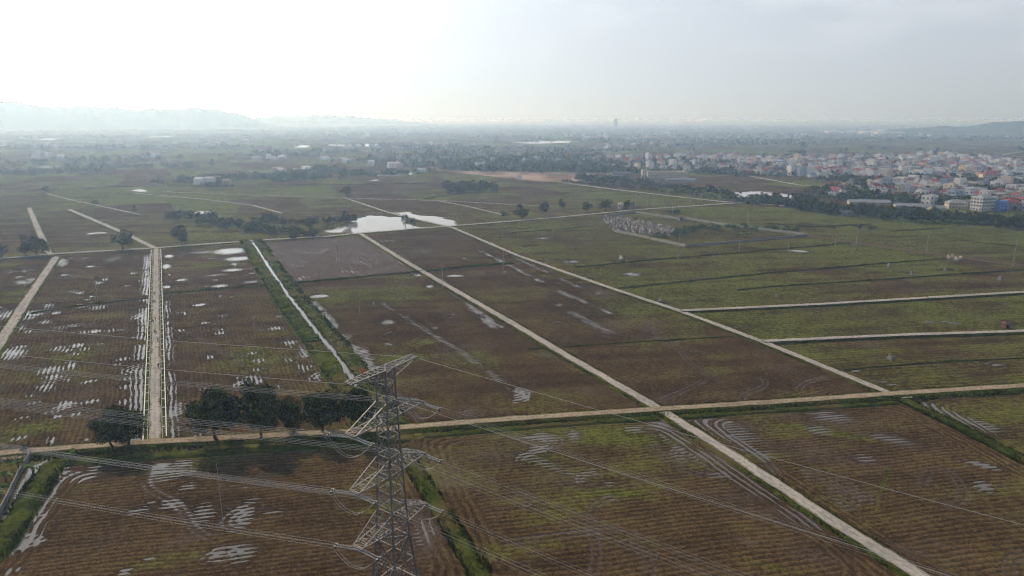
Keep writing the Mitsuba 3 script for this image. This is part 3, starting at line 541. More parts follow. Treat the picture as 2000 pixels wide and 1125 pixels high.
def sag_curve(p0, d, span, sag, n=46, x0=0, xe=None):
    x = x0 + (np.linspace(0, 1, n) ** 1.4) * ((xe or span) - x0); return p0 + d * x[:, None] - UP * (4 * sag * (x / span) * (1 - x / span))[:, None]
for (z, sgn), tip in TIPS.items():
    side = 'near left' if sgn < 0 else 'far right'; cen = (tip[0] + tip[1]) / 2 - UP * .2
    for wn, wd in WAY.items():
        perp = np.cross(wd, UP); sag = 5.0 if wn == 'left' else 6.5
        if z > 50:
            k = thing('earth_wire', f'thin earth wire from the {side} end of the top crossarm leading {wn}', 'wire')
            part(k, 'strand', MB().tube(sag_curve(cen, wd, 300, sag * .8), .028).m, 'mat_cable')
            continue
        k = thing('insulator_string', f'pale insulator string at the {side} end of the {LVN[z]} crossarm, facing {wn}', 'insulator string')
        att = cen - UP * .1; pts = sag_curve(att, wd, 300, sag, 40, 0, 3.4)
        for o in (-.22, .22):
            b = MB()
            for q in pts[::2]: b.bar(q + perp * o - wd * .045, q + perp * o + wd * .045, .20, sides=8)
            part(k, 'discs', b.m, 'mat_insulator', kind='stuff')
        part(k, 'yoke', MB().bar(pts[-1] - perp * .42, pts[-1] + perp * .42, .22).bar(pts[-1] - UP * .4, pts[-1] + UP * .3, .18).m, 'mat_steel')
        k = thing('conductor_bundle', f'bundle of four wires leading {wn} from the {side} end of the {LVN[z]} crossarm', 'power line')
        for o in (-.25, .25):
            for h in (-.25, .25):
                part(k, 'wire', MB().tube(sag_curve(att + perp * o + UP * h, wd, 300, sag, 46, 3.5), .021 if wn == 'left' else .012).m, 'mat_cable')
        for xx in (40, 85, 130, 180):
            q = sag_curve(att, wd, 300, sag, 2, xx, xx + .1)[0]
            part(k, 'spacer', MB().bar(q - perp * .25 - UP * .25, q + perp * .25 + UP * .25, .07).bar(q + perp * .25 - UP * .25, q - perp * .25 + UP * .25, .07).m, 'mat_steel')
    if z < 50:
        k = thing('jumper_cable', f'slack jumper cables hanging under the {side} end of the {LVN[z]} crossarm', 'cable')
        e = [sag_curve(cen - UP * .1, WAY[w], 300, 5, 2, 3.4, 3.5)[0] for w in ('left', 'right')]; t = np.linspace(0, 1, 16)[:, None]
        for o in (-.2, .2):
            part(k, 'wire', MB().tube(e[0] * (1 - t) + e[1] * t - UP * 2.2 * 4 * (t * (1 - t)) ** 1.0 + AX * sgn * (o + .3), .03).m, 'mat_cable')

# ---------------------------------------------------------------- trees
def crown(seed, n, lobes=22, R=(1, 1, 1), leaf=.06, hollow=.45, flat=.0):
    """A crown about 1 across in x and y, z from 0 to 1, made of leaf-sized faces gathered in clumps."""
    r = np.random.default_rng(seed)
    d = r.normal(size=(lobes, 3)); d /= np.linalg.norm(d, axis=1, keepdims=True)
    c = d * (r.uniform(.2, 1, (lobes, 1)) ** .5) * r.uniform(.24, .40, (lobes, 1)); c[:, 2] = c[:, 2] * 1.12 + .02
    rad = r.uniform(.07, .18, lobes); which = r.choice(lobes, n, p=rad ** 2 / np.sum(rad ** 2))
    q = r.normal(size=(n, 3)); q /= np.linalg.norm(q, axis=1, keepdims=True)
    pos = c[which] + q * rad[which, None] * r.uniform(hollow, 1.12, (n, 1)) ** .6
    nn = q + r.normal(size=(n, 3)) * .7; nn /= np.linalg.norm(nn, axis=1, keepdims=True)
    a = np.cross(nn, r.normal(size=(n, 3))); a /= np.linalg.norm(a, axis=1, keepdims=True); b = np.cross(nn, a)
    s = leaf * r.uniform(.55, 1.3, (n, 1))
    v = np.stack([pos - a * s * .5, pos + b * s * .38, pos + a * s * .5, pos - b * s * .38], 1) * np.array(R) + [0, 0, .5]
    return v.reshape(-1, 3), np.arange(n * 4).reshape(n, 4)
def trunk(seed, h=.62, r0=.035, limbs=6):
    r = np.random.default_rng(seed); b = MB(); p = np.array([0, 0, -.02]); w = r0 * 2; tops = []
    for i in range(5):
        q = p + [r.normal() * .018, r.normal() * .018, h / 5]; b.bar(p, q, w, w * .8, 7); p = q; w *= .8; tops.append((p, w))
    for i in range(limbs):
        s, ws = tops[1 + i % 4]; a = r.uniform(0, 6.28); e = s + [math.cos(a) * .22, math.sin(a) * .22, r.uniform(.12, .28)]; m_ = (s + e) / 2 + [0, 0, -.02]
        b.bar(s, m_, ws * .6, ws * .42, 5).bar(m_, e, ws * .42, ws * .15, 5)
        b.bar(e, e + [math.cos(a + .7) * .1, math.sin(a + .7) * .1, .08], ws * .18, ws * .05, 4)
    return b.m
BIG = [(mikit.ply(crown(s, 7000, 30, leaf=.043, hollow=.35), 'mat_leaf_dark'), mikit.ply(trunk(s), 'mat_bark')) for s in (1, 2, 3)]
MID = [(mikit.ply(crown(s, 1100, 20, leaf=.075), 'mat_leaf_dark'), mikit.ply(trunk(s, limbs=4), 'mat_bark')) for s in (4, 5, 6, 7)]
AIRY = [(mikit.ply(crown(s, 700, 16, leaf=.06, hollow=.2), 'mat_leaf_mid'), mikit.ply(trunk(s, limbs=6), 'mat_bark')) for s in (8, 9)]
SMALL = [(mikit.ply(crown(s, 330, 12, leaf=.13), 'mat_leaf_mid'), mikit.ply(trunk(s, limbs=2), 'mat_bark')) for s in (10, 11, 12, 13)]
def banana_mesh(seed):
    r = np.random.default_rng(seed); b = MB()
    for i in range(9):
        a = r.uniform(0, 6.28); ln = r.uniform(.5, .75); t = np.linspace(0, 1, 5); el = r.uniform(.5, 1.2)
        x = ln * t * math.cos(el); z = .38 + ln * t * math.sin(el) - .45 * t ** 2.4; w = .11 * np.sin(np.pi * np.clip(t * .9 + .08, 0, 1))
        ca, sa = math.cos(a), math.sin(a)
        L = np.c_[x * ca - w * sa, x * sa + w * ca, z - .03]; Rr = np.c_[x * ca + w * sa, x * sa - w * ca, z - .03]; M = np.c_[x * ca, x * sa, z]
        v = np.vstack([L, M, Rr]); q = np.arange(4)
        b.add(v, np.vstack([np.c_[q, q + 1, q + 6, q + 5], np.c_[q + 5, q + 6, q + 11, q + 10]]))
    return b.m
BANANA = [mikit.ply(banana_mesh(s), 'mat_leaf_bright') for s in (1, 2, 3)]
BANANA_STEM = mikit.ply(MB().bar([0, 0, -.05], [0, 0, .45], .09, .06, 6).m, 'mat_leaf_mid')
def tree(kinds, x, y, h, w, label, group=None, name='tree', cat='tree', lift=.22, seed=None, leafm=None):
    r = random.Random(int(abs(x * 31 + y * 17))) ; cr, tr = kinds[r.randrange(len(kinds))]; rz = r.uniform(0, 6.28)
    k = thing(name, label, cat, group)
    part(k, 'trunk', tr, None, to_world=at(x, y, 0, rz, (max(w, h * .5), max(w, h * .5), h)))
    part(k, 'crown', cr, leafm, to_world=at(x, y, h * lift - h * (1 - lift) * .06, rz, (w * 1.15, w * 1.15, h * (1 - lift) * 1.12)))
    return k
def tree_px(kinds, u, vb, vt, wpx, label, **kw):
    c = G(u, vb); return tree(kinds, c[0], c[1], tall(u, vb, vt), wpx * scale_at(u, vb), label, **kw)
def banana(x, y, h, label, group=None):
    r = random.Random(int(abs(x * 31 + y * 17))); k = thing('banana_plant', label, 'banana plant', group); rz = r.uniform(0, 6.28)
    part(k, 'stem', BANANA_STEM, None, to_world=at(x, y, 0, rz, h)); part(k, 'leaves', BANANA[r.randrange(3)], None, to_world=at(x, y, 0, rz, h))
for u, vb, vt, w, lab in [(222, 880, 806, 84, 'dark broad tree left of the straight road, left of two'), (248, 876, 792, 82, 'dark round tree left of the straight road, right of two'),
        (428, 866, 756, 112, 'broadest dark tree of the front row, right of the straight road'), (511, 860, 742, 90, 'tallest dark tree with a bare trunk in the front row'), (574, 852, 780, 60, 'smallest dark tree of the front row, between two larger trees'),
        (630, 850, 762, 92, 'round dark tree in the middle right of the front row'), (702, 846, 752, 82, 'dark tree just left of the steel tower')]:
    tree_px(BIG, u, vb, vt, w, lab, lift=.09)
for u, vb, vt, w, lab in [(3, 503, 475, 26, 'dark tree cut by the left edge at the cross road'), (50, 500, 462, 34, 'dark tree by the left road junction, left of three'), (72, 498, 458, 36, 'dark tree by the left road junction, middle of three'),
        (92, 500, 466, 20, 'small dark tree by the left road junction, right of three'), (240, 489, 449, 46, 'round dark tree beside the cross road near the straight road'), (355, 481, 437, 36, 'upright dark tree beside the cross road right of the straight road'),
        (677, 388, 362, 24, 'lone round tree standing in the open far fields'), (1020, 428, 402, 34, 'dark round tree on the cross road left of the cemetery, left of two'), (984, 424, 413, 22, 'low dark bush by the cross road'),
        (1182, 411, 388, 34, 'broad dark tree behind the cemetery, left of the small white house'), (1228, 409, 390, 24, 'dark round tree right of the small white house'), (1145, 414, 394, 26, 'dark tree behind the cross road left of the cemetery trees'), (1100, 410, 388, 20, 'dark tree behind the cross road above the cemetery corner'),
        (90, 378, 363, 16, 'small hazy tree at the end of the far left path'), (185, 400, 391, 18, 'hazy bush by the far left path'), (262, 415, 403, 14, 'small bush at the lower end of the far left path')]:
    tree_px(MID, u, vb, vt, w, lab, lift=.12)
for u, vb, vt, w, lab in [(793, 447, 417, 24, 'airy tree standing at the flooded paddy, left of two'), (807, 446, 425, 14, 'thin airy tree standing at the flooded paddy, right of two'), (1062, 424, 394, 22, 'tall airy tree on the cross road left of the cemetery')]:
    tree_px(AIRY if u < 1000 else MID, u, vb, vt, w, lab, lift=.2)
def scatter(pts, n, spread, rs):
    p = resample(line(*pts), 1.0); out = []
    for i in range(n): q = p[rs.randrange(len(p))]; out.append((q[0] + rs.gauss(0, spread), q[1] + rs.gauss(0, spread)))
    return out
rs = random.Random(5)
for x, y in scatter([(350, 425), (420, 437), (520, 455), (625, 464)], 62, 6, rs):
    tree(SMALL, x, y, rs.uniform(4, 8.5), rs.uniform(7, 12), (q := 'dark bush in the ' + ('left' if x < -270 else 'middle' if x < -195 else 'right') + ' part of the thicket beside the cross road'), 'each a ' + q, 'bush', 'bush', lift=0, leafm='mat_leaf_dark')
for x, y in scatter([(500, 432), (560, 438), (620, 436), (690, 434)], 30, 5, rs):
    tree(SMALL, x, y, rs.uniform(4, 8), rs.uniform(6, 9), 'dark tree of the grove behind the thicket', 'trees of the grove behind the thicket', lift=.05, leafm='mat_leaf_dark')
for x, y in scatter([(570, 447), (640, 446), (690, 438)], 24, 4, rs): banana(x, y, rs.uniform(3.5, 5.5), 'banana plant in the grove left of the flooded paddy', 'banana plants of the grove by the flooded paddy')
tree_px(MID, 606, 452, 424, 26, 'round dark tree rising above the grove by the flooded paddy'); tree_px(MID, 678, 440, 414, 24, 'dark tree at the right end of the grove by the flooded paddy')
for x, y in scatter([(890, 378), (925, 374), (958, 372)], 26, 9, rs):
    tree(SMALL, x, y, rs.uniform(9, 17), rs.uniform(10, 16), 'dark tree of the clump in the middle far fields', 'trees of the clump in the middle far fields', lift=.05, leafm='mat_leaf_dark')
for off, n, a, b in ((7, 44, (1105, 357), (1560, 405)), (-8, 40, (1120, 352), (1430, 390))):
    pa, pb = G(*a), G(*b); t = (pb - pa) / np.linalg.norm(pb - pa); nn = np.array([t[1], -t[0]])
    for i in range(n):
        q = pa + (pb - pa) * (i + rs.uniform(-.3, .3)) / n + nn * (off + rs.uniform(-1.5, 1.5)); h = rs.uniform(9, 13.5) if off < 0 else rs.uniform(5, 8)
        tree(SMALL, q[0], q[1], h, rs.uniform(10, 14) if off < 0 else rs.uniform(6, 8), 'small dark roadside tree on the ' + ('near' if off > 0 else 'far') + ' side of the tree lined road', 'trees on the ' + ('near' if off > 0 else 'far') + ' side of the tree lined road', 'roadside_tree', lift=.18, leafm='mat_leaf_dark')
for x, y in scatter([(1545, 403), (1620, 413), (1700, 421), (1800, 428), (1900, 436), (2010, 443), (2060, 447)], 210, 13, rs):
    h = rs.uniform(5, 11); q = ('low', 'middling', 'tall')[int((h - 5) / 2.01)] + ' dark tree in the ' + ('left' if x < 330 else 'middle' if x < 440 else 'right') + ' part of the belt before the village'; tree(SMALL if rs.random() < .6 else MID, x, y, h, h * rs.uniform(.9, 1.3), q, 'each a ' + q, lift=.05, leafm='mat_leaf_dark')
for x, y in scatter([(1436, 393), (1500, 397), (1560, 402)], 26, 4, rs): tree(SMALL, x, y, rs.uniform(3, 5.5), rs.uniform(4, 7), 'low dark tree below the fish pond', 'low trees between the fish pond and the tree lined road', lift=.05, leafm='mat_leaf_dark')
for x, y in scatter([(1755, 431), (1800, 436), (1850, 437), (1900, 440)], 34, 4.5, rs): banana(x, y, rs.uniform(4, 6.5), 'bright banana plant in front of the village tree belt', 'banana plants before the village tree belt')
for x, y in scatter([(1365, 458), (1400, 458), (1430, 462), (1480, 455)], 26, 3.5, rs): banana(x, y, rs.uniform(3, 5), 'banana plant inside the cemetery wall', 'banana plants inside the cemetery wall')
for x, y in scatter([(1285, 465), (1330, 458), (1350, 448), (1440, 445), (1490, 448), (1560, 453)], 60, 4.5, rs):
    tree(SMALL, x, y, rs.uniform(2.2, 5), rs.uniform(4, 7), (q := ('low' if x % 2 < 1 else 'taller') + ' green bush inside the cemetery wall, ' + ('left' if x < 150 else 'middle' if x < 185 else 'right') + ' part'), 'each a ' + q, 'bush', 'bush', lift=0, leafm='mat_leaf_bright')
for u, vb, vt, w, lab in [(1677, 446, 438, 18, 'green bush in the right field, left of two'), (1702, 449, 440, 20, 'green bush in the right field, right of two'), (1318, 415, 408, 36, 'low bush behind the cemetery back wall'), (1515, 449, 444, 12, 'small bush by the cemetery corner, left of two'), (1531, 451, 445, 10, 'small bush by the cemetery corner, right of two')]:
    tree_px(SMALL, u, vb, vt, w, lab, name='bush', cat='bush', lift=0)
for u, vb, vt, w, lab in [(1826, 303, 289, 20, 'dark round tree behind the village, lone'), (1875, 310, 300, 16, 'dark tree behind the village, left of three'), (1898, 311, 300, 20, 'dark tree behind the village, middle of three'), (1920, 308, 300, 12, 'dark tree behind the village, right of three'),
        (1994, 295, 285, 16, 'dark tree beside the village road at the right edge'), (1795, 295, 288, 12, 'small dark tree in the far fields behind the village'), (1640, 297, 288, 10, 'small tree in the far fields, left of a pair'), (1653, 297, 288, 10, 'small tree in the far fields, right of a pair'),
        (1570, 289, 278, 20, 'dark tree in the far fields right of centre'), (1560, 303, 291, 34, 'broad dark tree behind the village left part'), (1698, 292, 284, 10, 'small tree in the far fields, by a hedge'), (1728, 293, 286, 14, 'low tree in the far fields beside a hedge'), (1685, 380, 345, 14, 'slender brown tree among the village houses'),
        (340, 330, 318, 24, 'hazy round tree in the left distance, left of three'), (370, 329, 316, 24, 'hazy round tree in the left distance, middle of three'), (414, 326, 312, 14, 'hazy upright tree in the left distance, right of three'), (768, 319, 304, 26, 'pointed hazy tree mass in the middle distance')]:
    tree_px(MID, u, vb, vt, w, lab, lift=.05)
for x, y in ((-128, 160), (-127, 154), (-125, 149), (-122, 143), (-120, 138), (-118, 165), (-123, 158)):
    banana(x + .5, y, 4.6, 'tall leafy plant between the bottom left pond and the canal wall', 'leafy plants by the bottom left pond')
tree_px(SMALL, 52, 882, 866, 22, 'leafy bush at the left end of the dirt road', name='bush', cat='bush', lift=0)

# far belts of trees: no one could count them
def wood(label, belts, seed, hmin, hmax, leaves=26):
    r = np.random.default_rng(seed); V = []
    for u0, v0, u1, v1, n, sp in belts:
        pa, pb = G(u0, v0), G(u1, v1); t = r.uniform(0, 1, n)[:, None]; c = pa + (pb - pa) * t + r.normal(size=(n, 2)) * sp
        h = r.uniform(hmin, hmax, n) * (.6 + .8 * meshkit.noise(np.c_[c * .012, c[:, :1] * 0 + seed])); w = h * r.uniform(.6, 1.0, n)
        d = r.normal(size=(n, leaves, 3)); d /= np.linalg.norm(d, axis=2, keepdims=True); d[..., 2] = np.abs(d[..., 2]) * 1.1 - .1
        pos = np.concatenate([c, c[:, :1] * 0], 1)[:, None] + d * np.stack([w, w, h], -1)[:, None] * r.uniform(.65, 1, (n, leaves, 1))
        nn = d + r.normal(size=d.shape) * .4; a = np.cross(nn, r.normal(size=d.shape)); a /= np.linalg.norm(a, axis=2, keepdims=True); b = np.cross(nn, a); b /= np.linalg.norm(b, axis=2, keepdims=True)
        s = (h * .42)[:, None, None] * r.uniform(.7, 1.3, (n, leaves, 1))
        V.append(np.stack([pos - a * s * .5, pos + b * s * .4, pos + a * s * .5, pos - b * s * .4], 2).reshape(-1, 3))
    v = np.vstack(V); v[:, 2] = np.maximum(v[:, 2], .05)
    struct('woodland', label, (v, np.arange(len(v)).reshape(-1, 4)), 'mat_leaf_dark', kind='stuff')
wood('dark trees around the village edge left of centre', [(890, 331, 1000, 333, 90, 25), (880, 322, 1120, 318, 120, 40), (1000, 332, 1120, 330, 90, 22), (1040, 310, 1160, 308, 70, 30), (1110, 333, 1240, 337, 70, 18), (900, 316, 980, 312, 60, 30)], 3, 8, 15)
wood('hazy tree belts across the left middle distance', [(470, 305, 640, 303, 90, 40), (560, 340, 600, 343, 30, 14), (620, 332, 720, 343, 90, 14), (560, 352, 640, 345, 60, 14), (700, 312, 790, 318, 80, 30), (790, 325, 880, 318, 60, 26), (0, 340, 200, 334, 110, 30), (330, 356, 470, 350, 90, 18), (410, 365, 440, 364, 16, 8), (150, 328, 330, 326, 50, 26), (500, 348, 560, 350, 30, 12), (0, 320, 300, 312, 60, 60), (740, 343, 840, 333, 40, 16)], 5, 5, 11)
wood('faint hazy woods near the horizon', [(0, 290, 500, 288, 110, 60), (480, 300, 900, 292, 110, 40), (640, 286, 1100, 290, 120, 50), (900, 300, 1300, 292, 110, 40), (0, 268, 900, 262, 120, 200), (900, 268, 2000, 262, 170, 160), (1300, 285, 1600, 280, 120, 60), (1560, 275, 2000, 270, 200, 120), (1100, 276, 1560, 274, 170, 120), (800, 310, 900, 300, 60, 40), (900, 254, 2000, 250, 160, 500), (0, 256, 900, 252, 120, 400)], 7, 6, 12, 22)
wood('dark bushes and gardens between the village houses', [(1440, 330, 1600, 345, 60, 16), (1620, 352, 1800, 360, 60, 10), (1780, 355, 2000, 362, 110, 12), (1600, 375, 1700, 385, 40, 8), (1880, 343, 2010, 348, 60, 10), (1440, 345, 1560, 340, 40, 12), (1760, 350, 1900, 352, 40, 8), (1120, 350, 1260, 360, 40, 9), (1440, 395, 1600, 401, 40, 7), (1450, 320, 2000, 318, 90, 50), (1150, 315, 1440, 318, 90, 40), (1180, 335, 1440, 340, 50, 14), (1460, 312, 2000, 312, 70, 60), (1640, 372, 2000, 380, 110, 16), (1660, 392, 1960, 405, 80, 10), (1440, 325, 2000, 330, 120, 60), (1480, 335, 1900, 340, 60, 20), (1130, 322, 1440, 325, 190, 60), (900, 325, 1140, 327, 120, 50)], 9, 6, 12)

# ---------------------------------------------------------------- utility poles
def pole_mesh(h, w=.42): return MB().bar([0, 0, -.3], [0, 0, h], w, w * .57, 8).m
for u, vb, vt, lab in [(660, 513, 480, 'in the grey mud field'), (499, 662, 617, 'in the field left of the canal'), (191, 587, 548, 'in the dark left field'), (702, 615, 575, 'in the green patch right of the canal'), (865, 562, 520, 'beside the long concrete road'), (983, 527, 488, 'left of the slanting concrete road'),
        (1080, 464, 445, 'in the wet field left of the cemetery'), (1105, 517, 482, 'just right of the slanting concrete road'), (1224, 513, 474, 'left of the cemetery wall corner'), (1324, 505, 460, 'before the cemetery wall corner'), (1443, 493, 450, 'before the grey cemetery wall'), (1539, 488, 452, 'by the bright green field'),
        (1631, 479, 443, 'at the end of the bright green field, thick and pale'), (1672, 478, 438, 'on the brown earth track, first'), (1809, 494, 447, 'on the brown earth track, middle'), (1978, 519, 468, 'on the brown earth track, nearest the right edge'), (1313, 418, 394, 'behind the cemetery back wall'), (1359, 426, 408, 'right behind the cemetery back wall'),
        (1430, 440, 402, 'inside the cemetery back wall, left'), (1460, 443, 405, 'inside the cemetery back wall, right'), (1241, 403, 378, 'beyond the cross road, first from the left'), (1265, 402, 382, 'beyond the cross road, second from the left'), (1275, 401, 380, 'beyond the cross road, third from the left'), (1294, 400, 380, 'beyond the cross road, fourth from the left'),
        (1348, 396, 372, 'beside the tree lined road, left'), (1370, 395, 370, 'beside the tree lined road, right'), (1550, 450, 425, 'in the green field behind the cemetery corner'), (437, 1030, 905, 'standing bare in the stubble left of the tower')]:
    c = G(u, vb); h = min(tall(u, vb, vt), 16); k = thing('utility_pole', 'slender concrete pole ' + lab, 'pole')
    part(k, 'shaft', pole_mesh(h, .2 if 'bare' in lab else .42), 'mat_concrete_plain')
    scene[f'{k}__shaft']['to_world'] = at(c[0], c[1], 0)
    if 'bare' in lab: continue
    b = MB().box([0, 0, h - .5], [1.8, .14, .16], 0); part(k, 'crossarm', b.m, 'mat_steel', to_world=at(c[0], c[1], 0, DIR2 + 1.2))

# ---------------------------------------------------------------- cemetery
def wall_run(label, uv, h, mat, post=3.0, gap=None, name='boundary_wall'):
    p = line(*uv); k = thing(name, label, 'wall'); b, c = MB(), MB()
    for a, e in zip(p, p[1:]):
        L = np.linalg.norm(e - a); t = (e - a) / L; rz = math.atan2(t[1], t[0]); m_ = (a + e) / 2; n = max(1, int(L / post))
        b.box([m_[0], m_[1], h / 2 - .1], [L, .22, h + .2], rz)
        for i in range(n + 1): q = a + t * L * i / n; c.box([q[0], q[1], h / 2], [.42, .42, h + .35], rz)
    part(k, 'panel', b.m, mat); part(k, 'posts', c.m, mat, kind='stuff')
wall_run('cream post and panel wall along the near left side of the cemetery, left stretch', [(1200, 453), (1268, 467)], 1.9, 'mat_fence_wall')
wall_run('cream post and panel wall along the near left side of the cemetery, right stretch to the corner', [(1271, 468), (1337, 482)], 1.9, 'mat_fence_wall')
wall_run('dark grey wall along the near right side of the cemetery', [(1339, 482), (1450, 473), (1575, 461)], 1.6, 'mat_fence_grey', 4)
wall_run('long cream wall along the back of the cemetery, left stretch', [(1240, 416), (1322, 428)], 1.9, 'mat_fence_wall')
wall_run('long cream wall along the back of the cemetery, right stretch', [(1337, 428), (1420, 441), (1500, 451), (1576, 460)], 1.9, 'mat_fence_wall')
wall_run('grey wall at the far left corner of the cemetery', [(1170, 425), (1240, 416)], 1.8, 'mat_fence_grey', 4)
gh = thing('gatehouse', 'small dark gatehouse in the back wall of the cemetery', 'gatehouse'); c = G(1330, 430)
part(gh, 'wall', MB().box([c[0], c[1], 1.6], [5, 4, 3.4], .2).m, 'mat_grey'); part(gh, 'roof', MB().box([c[0], c[1], 3.5], [6.4, 5.2, .4], .2).m, 'mat_rust'); part(gh, 'opening', MB().box([c[0] - .3, c[1] - 1.9, 1.2], [1.8, .5, 2.2], .2).m, 'mat_dark')
def tomb_parts(kind):
    b, t = MB(), MB(); b.box([0, 0, .25], [1.7, 2.6, .6]).box([0, 0, .7], [1.3, 2.0, .45])
    if kind == 0: t.box([0, .95, 1.2], [1.1, .3, 1.3]).box([0, .95, 1.95], [1.35, .5, .2])
    elif kind == 1: t.box([0, 0, 1.2], [1.0, 1.1, .7]); t.add([[-.8, -.9, 1.55], [.8, -.9, 1.55], [.8, .9, 1.55], [-.8, .9, 1.55], [0, 0, 2.3]], [[0, 1, 4], [1, 2, 4], [2, 3, 4], [3, 0, 4]])
    elif kind == 2: t.box([0, 0, 1.1], [1.0, 1.6, .4]).box([0, .6, 1.6], [.8, .5, .8])
    else: t.box([-.4, .9, 1.5], [.2, .2, 2]).box([.4, .9, 1.5], [.2, .2, 2]).box([0, .9, 2.55], [1.5, .7, .2]).box([0, .9, 1.2], [.8, .2, 1.0])
    return b.m, t.m
TOMBS = [tuple(mikit.ply(m_, 'mat_tomb') for m_ in tomb_parts(i)) for i in range(4)]
rs = random.Random(8)
tq = [G(1172, 424), G(1200, 452), G(1310, 461), G(1320, 447), G(1290, 440), G(1230, 425)]
from shapely.geometry import Polygon, Point
TP = Polygon(tq); spots = []; mn = TP.bounds
while len(spots) < 235:
    p = (rs.uniform(mn[0], mn[2]), rs.uniform(mn[1], mn[3]))
    if TP.contains(Point(p)) and all((p[0] - q[0]) ** 2 + (p[1] - q[1]) ** 2 > 3.2 for q in spots[-400:]): spots.append(p)
TM = {'tomb': 'grey', 'white': 'white', 'dark_tile': 'brown', 'pink': 'pinkish', 'cream': 'cream', 'grey': 'dark grey', 'red_tile': 'red'}
for i, p in enumerate(spots):
    m_ = rs.choices(list(TM), [34, 10, 14, 10, 7, 24, 4])[0]; kd = rs.randrange(4); sc = rs.uniform(.65, 1.15)
    k = thing('tomb', f'small {TM[m_]} ' + ('tomb with an upright headstone', 'tomb with a pointed roof', 'tomb with a low block top', 'tomb with a little pillared canopy')[kd] + ' crowded in the cemetery', 'tomb', f'{TM[m_]} tombs of form {("headstone", "pointed", "block", "canopy")[kd]} in the cemetery')
    tr = at(p[0], p[1], 0, DIR1 + rs.choice([0, 1.57, 3.14]) + rs.gauss(0, .1), (sc, sc, sc * rs.uniform(.8, 1.3)))
    part(k, 'base', TOMBS[kd][0], 'mat_' + rs.choice(['tomb', 'grey', 'concrete_plain']), to_world=tr); part(k, 'headstone' if kd == 0 else 'top', TOMBS[kd][1], 'mat_' + m_, to_world=tr)
for (u, v, m_, kd, sc, lab) in [(1853, 506, 'ochre', 2, 1.3, 'ochre tomb of the small walled cluster at the end of a bund, left'), (1862, 504, 'ochre', 0, 1.2, 'ochre tomb of the small cluster at the end of a bund, upright middle one'), (1868, 509, 'cream', 2, 1.3, 'cream tomb of the small cluster at the end of a bund, front'), (1876, 507, 'ochre', 1, 1.1, 'ochre tomb of the small cluster at the end of a bund, right'),
        (1736, 521, 'tomb', 1, 1.0, 'lone grey tomb with a pointed top in the right green field'), (1781, 536, 'grey', 0, .9, 'grey tomb with a headstone beside a heap of brush'), (1953, 547, 'tombstone', 1, 1.1, 'dark lone tomb above the upper branch road'), (1846, 529, 'tomb', 2, .9, 'low grey tomb among weeds in the right field'), (1517, 580, 'tomb', 0, .8, 'small white tomb above the upper branch road'),
        (1213, 509, 'white', 2, 1.5, 'white block tomb left of the cemetery corner'), (1740, 702, 'tombstone', 2, 1.1, 'low ring shaped grey tomb in the small right field'), (1268, 494, 'tombstone', 2, 1.0, 'dark tomb overgrown with weeds before the cemetery'), (1290, 590, 'tomb', 2, 1.1, 'grey concrete tomb with rubble beside the slanting road')]:
    c = G(u, v); k = thing('tomb', lab, 'tomb'); tr = at(c[0], c[1], 0, DIR1, sc)
    part(k, 'base', TOMBS[kd][0], 'mat_tombstone', to_world=tr); part(k, 'headstone' if kd == 0 else 'top', TOMBS[kd][1], 'mat_' + m_, to_world=tr)
# the brown shrine in the right field
k = thing('field_shrine', 'little dark brick shrine with a tiled roof standing alone in the green field', 'shrine'); c = G(1964, 640); x, y = c
part(k, 'wall', MB().box([x, y, 1.0], [2.3, 2.3, 2.2], .2).m, 'mat_rust'); part(k, 'plinth', MB().box([x, y, .1], [3.2, 3.2, .35], .2).m, 'mat_dark_tile')
b = MB().add(np.array([[-1.8, -1.8, 2.0], [1.8, -1.8, 2.0], [1.8, 1.8, 2.0], [-1.8, 1.8, 2.0], [-.5, 0, 3.1], [.5, 0, 3.1]]) + [x, y, 0], [[0, 1, 5], [0, 5, 4], [1, 2, 5], [2, 3, 4], [2, 4, 5], [3, 0, 4]]); part(k, 'roof', b.m, 'mat_dark_tile')
part(k, 'finial', MB().bar([x, y, 3.0], [x, y, 3.6], .16).m, 'mat_dark_tile'); part(k, 'doorway', MB().box([x - .1, y - 1.12, .95], [.9, .3, 1.5], .2).m, 'mat_dark')
for (u, v, lab) in [(1815, 630, 'short'), (1857, 632, 'long')]:
    c = G(u, v); L = 3.0 if lab == 'short' else 7.0; t = np.array([.8, -.6]); k = thing('concrete_trough', f'{lab} pale concrete ditch lining lying in the green field', 'ditch')
    part(k, 'side', strip([c - t * L / 2, c + t * L / 2], [(-.35, -.1), (-.35, .45), (-.2, .45), (-.2, -.1)], 3), 'mat_concrete_plain'); part(k, 'side', strip([c - t * L / 2, c + t * L / 2], [(.2, -.1), (.2, .45), (.35, .45), (.35, -.1)], 3), 'mat_concrete_plain')
for (u, v, lab) in [(1775, 533, 'heap of dry brush beside a grey tomb'), (1290, 592, 'heap of rubble and planks beside the slanting road'), (1848, 527, 'small heap of weeds in the right field')]:
    c = G(u, v); k = thing('brush_heap', lab, 'heap'); b = MB(); r = np.random.default_rng(int(u))
    for i in range(60):
        q = np.array([c[0] + r.normal() * 2.4, c[1] + r.normal() * 1.2, abs(r.normal()) * .35]); d = r.normal(size=3) * [1, .6, .25]; b.bar(q - d * .8, q + d * .8, .12, .06)
    part(k, 'sticks', b.m, 'mat_bark', kind='stuff')

